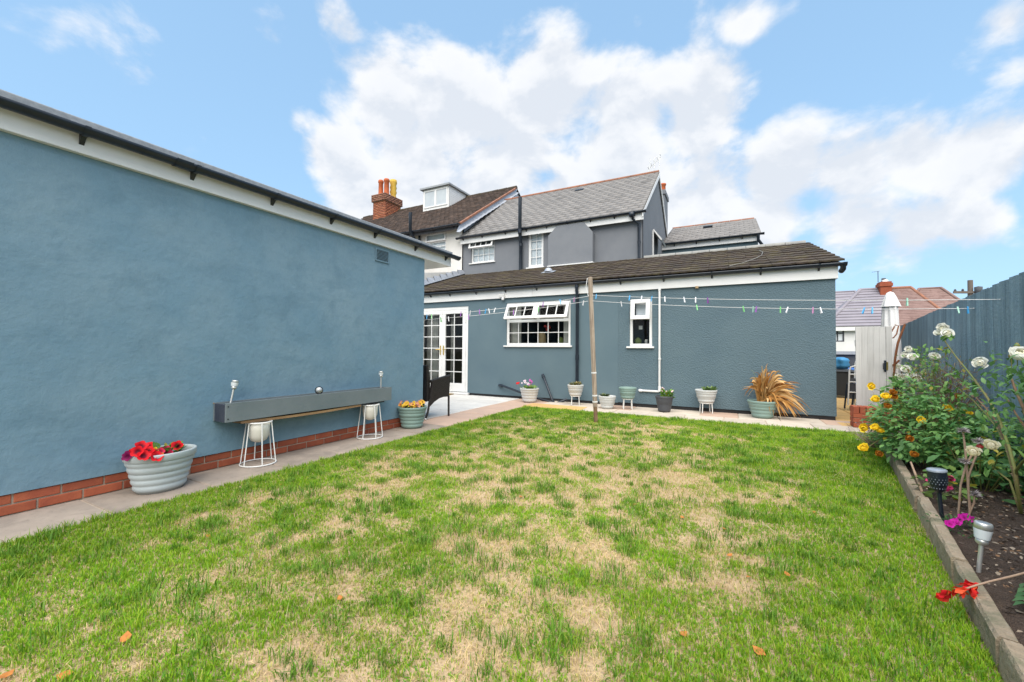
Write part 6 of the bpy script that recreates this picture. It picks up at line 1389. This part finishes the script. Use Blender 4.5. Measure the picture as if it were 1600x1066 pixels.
for (px_, py_) in ((1482, 818), (1485, 820), (1494, 815), (1496, 818), (1500, 813), (1503, 808), (1509, 807), (1490, 816), (1506, 810), (1512, 809), (1499, 818), (1519, 812)): v = pz(px_, py_, .14); link('flower', mf, mg, v - M0, face_cam(v))
# --- dead seed heads
S0 = pz(1500, 805, .08); sd = thing('dead_flower_stems', 'dried pinkish flower stems with shaggy grey seed heads by the edging', 'dead flowers', tuple(S0))
def spt(px_, py_, dy=0): return pY(px_, py_, S0.y + dy) - S0
def stalk(pts): MB().tube([spt(*p) for p in pts], [.006] * (len(pts) - 1) + [.0045], 6).build('stem', 'stem_dry', sd)
stalk([(1497, 806), (1499, 785), (1501, 758), (1509, 729), (1518, 712), (1525, 700)]); stalk([(1515, 800), (1514, 780), (1512, 750), (1510, 730)]); stalk([(1516, 795), (1513, 765), (1513, 745), (1521, 722), (1528, 706), (1529, 692)]); stalk([(1512, 811), (1517, 797), (1522, 786), (1523, 774)]); stalk([(1512, 750), (1508, 700), (1505, 676)])
hm = []
for k in range(2):
    n = 120; d = RNG.normal(0, 1, (n, 3)); d[:, 2] = np.abs(d[:, 2]) * .8 - .2; v, f, c = leaves(np.zeros((n, 3)), d, .036 * RNG.uniform(.6, 1.2, n), .006, lcol(n, (.36, .31, .31), (.55, .50, .50))); hm.append(tint_mesh('seed_head', v, f, c, 'dead_leaf'))
for i, (px_, py_) in enumerate(((1508, 722), (1523, 773), (1529, 691), (1505, 674))): link('seed_head', hm[i % 2], sd, spt(px_, py_))
MB().lathe([(0, -.02), (.016, -.012), (.018, .0), (.006, .014)], spt(1531, 697), 10).build('faded_bloom', 'red_item', sd)
# --- lavender
V0_ = Vector((1.42, 5.95, .05)); lv = thing('lavender', 'small grey-lilac lavender at the far end of the edging', 'plant', tuple(V0_)); mb = MB(); parts = []
for k in range(120):
    a = random.uniform(0, 6.28); e = random.uniform(.5, 1.4); L_ = random.uniform(.18, .36); d = Vector((math.cos(a) * math.cos(e), math.sin(a) * math.cos(e), math.sin(e))); mb.tube([d * .02, d * L_], [.0022, .0012], 3, cap=False)
    m = 5; q = np.array([tuple(d * L_ * (.88 + .04 * j)) for j in range(m)]); parts.append(leaves(q, RNG.normal(0, 1, (m, 3)), .013, .011, lcol(m, (.26, .22, .30), (.38, .33, .38))))
    q = np.array([tuple(d * L_ * (.1 + .1 * j)) for j in range(m)]); parts.append(leaves(q, RNG.normal(0, .5, (m, 3)) + np.array(d), .03, .006, lcol(m, (.14, .18, .12), (.24, .27, .2))))
o = mb.build('stems', 'stem_dry', lv); o['kind'] = 'stuff'; foliage_obj('flower_spikes', parts, lv, 'leaf')
# --- black torch light, silver stake light
tb_ = pz(1472, 812, .08); tt = pY(1467, 735, tb_.y).z - tb_.z
to = thing('torch_light', 'black perforated solar torch light stuck in the soil behind the edging', 'solar light', tuple(tb_)); to.rotation_euler = (0, rad(-4), 0)
MB().tube([(0, 0, -.03), (0, 0, tt - .12)], .011, 10).build('stake', 'black_plastic', to)
n = 24; prof = [(.012, tt - .135), (.03, tt - .12), (.044, tt - .08), (.047, tt - .04), (.044, tt - .004)]
MB().lathe(prof, (0, 0, 0), n).build('shade', 'black_plastic', to)
mb = MB()
for j in range(7):
    for k in range(18):
        a = 2 * math.pi * (k + .5 * (j % 2)) / 18; z = tt - .105 + j * .014; r = .0445 + .003 * math.sin(j / 6 * 3.1) - (.007 if j < 2 else 0); c = Vector((r * math.cos(a), r * math.sin(a), z)); w = Vector((-math.sin(a), math.cos(a), 0)); mb.add([c + w * .003, c + Vector((0, 0, .004)), c - w * .003, c - Vector((0, 0, .004))], [(0, 1, 2, 3)])
o = mb.build('perforations', 'solar_cell', to); o['kind'] = 'stuff'
MB().lathe([(.047, tt - .006), (.048, tt + .004), (.04, tt + .008), (.0, tt + .008)], (0, 0, 0), n).build('solar_panel', 'solar_cell', to)
sb_ = pz(1529, 893, .08); sh = pY(1535, 816, sb_.y).z - sb_.z; solar('solar_light', 'silver square-topped solar stake light standing in the bare soil', tuple(sb_), sh, (rad(5), 0), .031, .075)
# --- fallen red gladiolus across the edging
GL = [pz(1610, 893, .17), pz(1580, 901, .17), pz(1550, 908, .165), pz(1528, 914, .155), pz(1512, 919, .145), pz(1490, 925, .10), pz(1470, 930, .06)]
gd = thing('gladiolus', 'fallen red gladiolus lying across the edging onto the lawn', 'flower', tuple(GL[3])); rg = lambda v: Vector(v) - GL[3]
MB().tube([rg(v) for v in GL], [.0045, .0045, .004, .004, .003, .0025, .002], 7).build('stem', 'stem_dry', gd)
gdir = (rg(GL[6]) - rg(GL[3])).normalized()
for k in range(44):
    u = 2.8 + 3.1 * k / 43; i = min(int(u), 5); c = rg(GL[i].lerp(GL[i + 1], u - i)); ax_ = gdir * .9 + Vector((random.gauss(0, .5), random.gauss(0, .5), random.uniform(-.8, .4)))
    L_ = random.uniform(.03, .06) * (1 - .3 * k / 43); v, f, cc = leaves(np.array([tuple(c)]), np.array([tuple(ax_)]), L_, L_ * random.uniform(.6, 1.0), np.array([random.choice([(.80, .05, .02), (.66, .015, .025), (.88, .12, .04), (.75, .03, .03)])]), np.array([random.uniform(-1.5, 1.5)]))
    v = v + RNG.normal(0, .0035, v.shape); link('petal', tint_mesh('petal', v, f, cc, 'petal', True), gd)
n = 5; parts = [leaves(np.array([tuple(rg(pz(1612, 915 + 8 * k, .1))) for k in range(n)]), np.array([tuple(pz(1570, 912 + 6 * k, .16) - pz(1612, 915 + 8 * k, .1)) for k in range(n)]), .14, .03, lcol(n, (.06, .16, .06), (.12, .25, .10)))]; foliage_obj('leaves', parts, gd)
# pale stick leaning on the edging
a_, b2_ = pz(1441, 769, .12), pY(1423, 722, pz(1441, 769, .12).y + .16); tag(MB().tube([Vector((0, 0, 0)), (b2_ - a_) * .5, b2_ - a_], [.009, .008, .006], 7).build('plant_stake', 'stem_dry', None, 0, tuple(a_)), 'pale bare stick leaning out of the rose bush over the edging', 'stick')
# --- chips, stones and leaf litter on the soil
def litter():
    n = 5200; y = RNG.uniform(1.2, 6.6, n); u = RNG.random(n); xl = np.array([kerb_at(v) for v in y]) + .1; xr = np.array([fence_at(v) for v in y]) - .05; x = xl + (xr - xl) * u
    z = .05 + .045 * np.array([float(fbm(np.array(a * 5.), np.array(b * 5.), 4)) for a, b in zip(x, y)]) + .02 * np.sin(np.pi * u) + .002
    d = RNG.normal(0, 1, (n, 3)) * np.array([1, 1, .25]); L_ = RNG.uniform(.006, .032, n) ** 1.0
    c = np.where(RNG.random((n, 1)) < .3, np.array([[.34, .27, .2]]), np.where(RNG.random((n, 1)) < .3, np.array([[.22, .12, .06]]), np.array([[.09, .065, .05]]))) * RNG.uniform(.7, 1.3, (n, 1))
    v, f, cc = leaves(np.stack([x, y, z], 1), d, L_, L_ * RNG.uniform(.5, 1.2, n), c); o = link('soil_litter', tint_mesh('soil_litter', v, f, cc, 'chip')); tag(o, 'bark chips, small stones and dead leaf bits on the bed', 'litter', kind='stuff')
litter()

# ================================================================== FALLEN LEAVES ON THE LAWN
v, f, c = leaves(np.zeros((1, 3)), np.array([[0, 1., .0]]), 1.0, .95, np.array([[1, 1, 1.]]), np.zeros(1))
me = bpy.data.meshes.new('fallen_leaf'); v2 = v.copy(); v2[:, 1] -= .5; v2[:, 2] = -v2[:, 2] * 1.6 + .12 * np.abs(v2[:, 0]); me.from_pydata(v2.tolist(), [], f.tolist()); me.materials.append(MAT['fallen'])
sol = [(196, 996, .05), (101, 1054, .05), (8, 1055, .05), (279, 818, .03), (531, 934, .035), (1066, 808, .035), (992, 788, .03), (1132, 826, .03), (1272, 800, .03), (1140, 867, .035), (1170, 901, .035), (1068, 990, .04), (1186, 1017, .05), (1230, 897, .035), (738, 662, .04), (440, 757, .035), (326, 837, .03), (814, 776, .035), (1302, 872, .03)]
ORDL = ['leftmost', 'second', 'third', 'fourth', 'fifth', 'sixth', 'seventh', 'eighth', 'ninth', 'tenth', 'eleventh', 'twelfth', 'thirteenth', 'fourteenth', 'fifteenth', 'sixteenth', 'seventeenth', 'eighteenth', 'rightmost']
for i, (px_, py_, s) in enumerate(sorted(sol)):
    p = pz(px_, py_, .014); o = link('fallen_leaf', me, None, p, (random.uniform(-.3, .3), random.uniform(-.3, .3), random.uniform(0, 6.28))); o.scale = (s, s, s * .8); tag(o, 'curled orange fallen leaf on the lawn, ' + (ORDL[i] if i in (0, 18) else ORDL[i] + ' from the left') + ' of the fallen leaves', 'leaf', 'fallen leaves on the lawn')
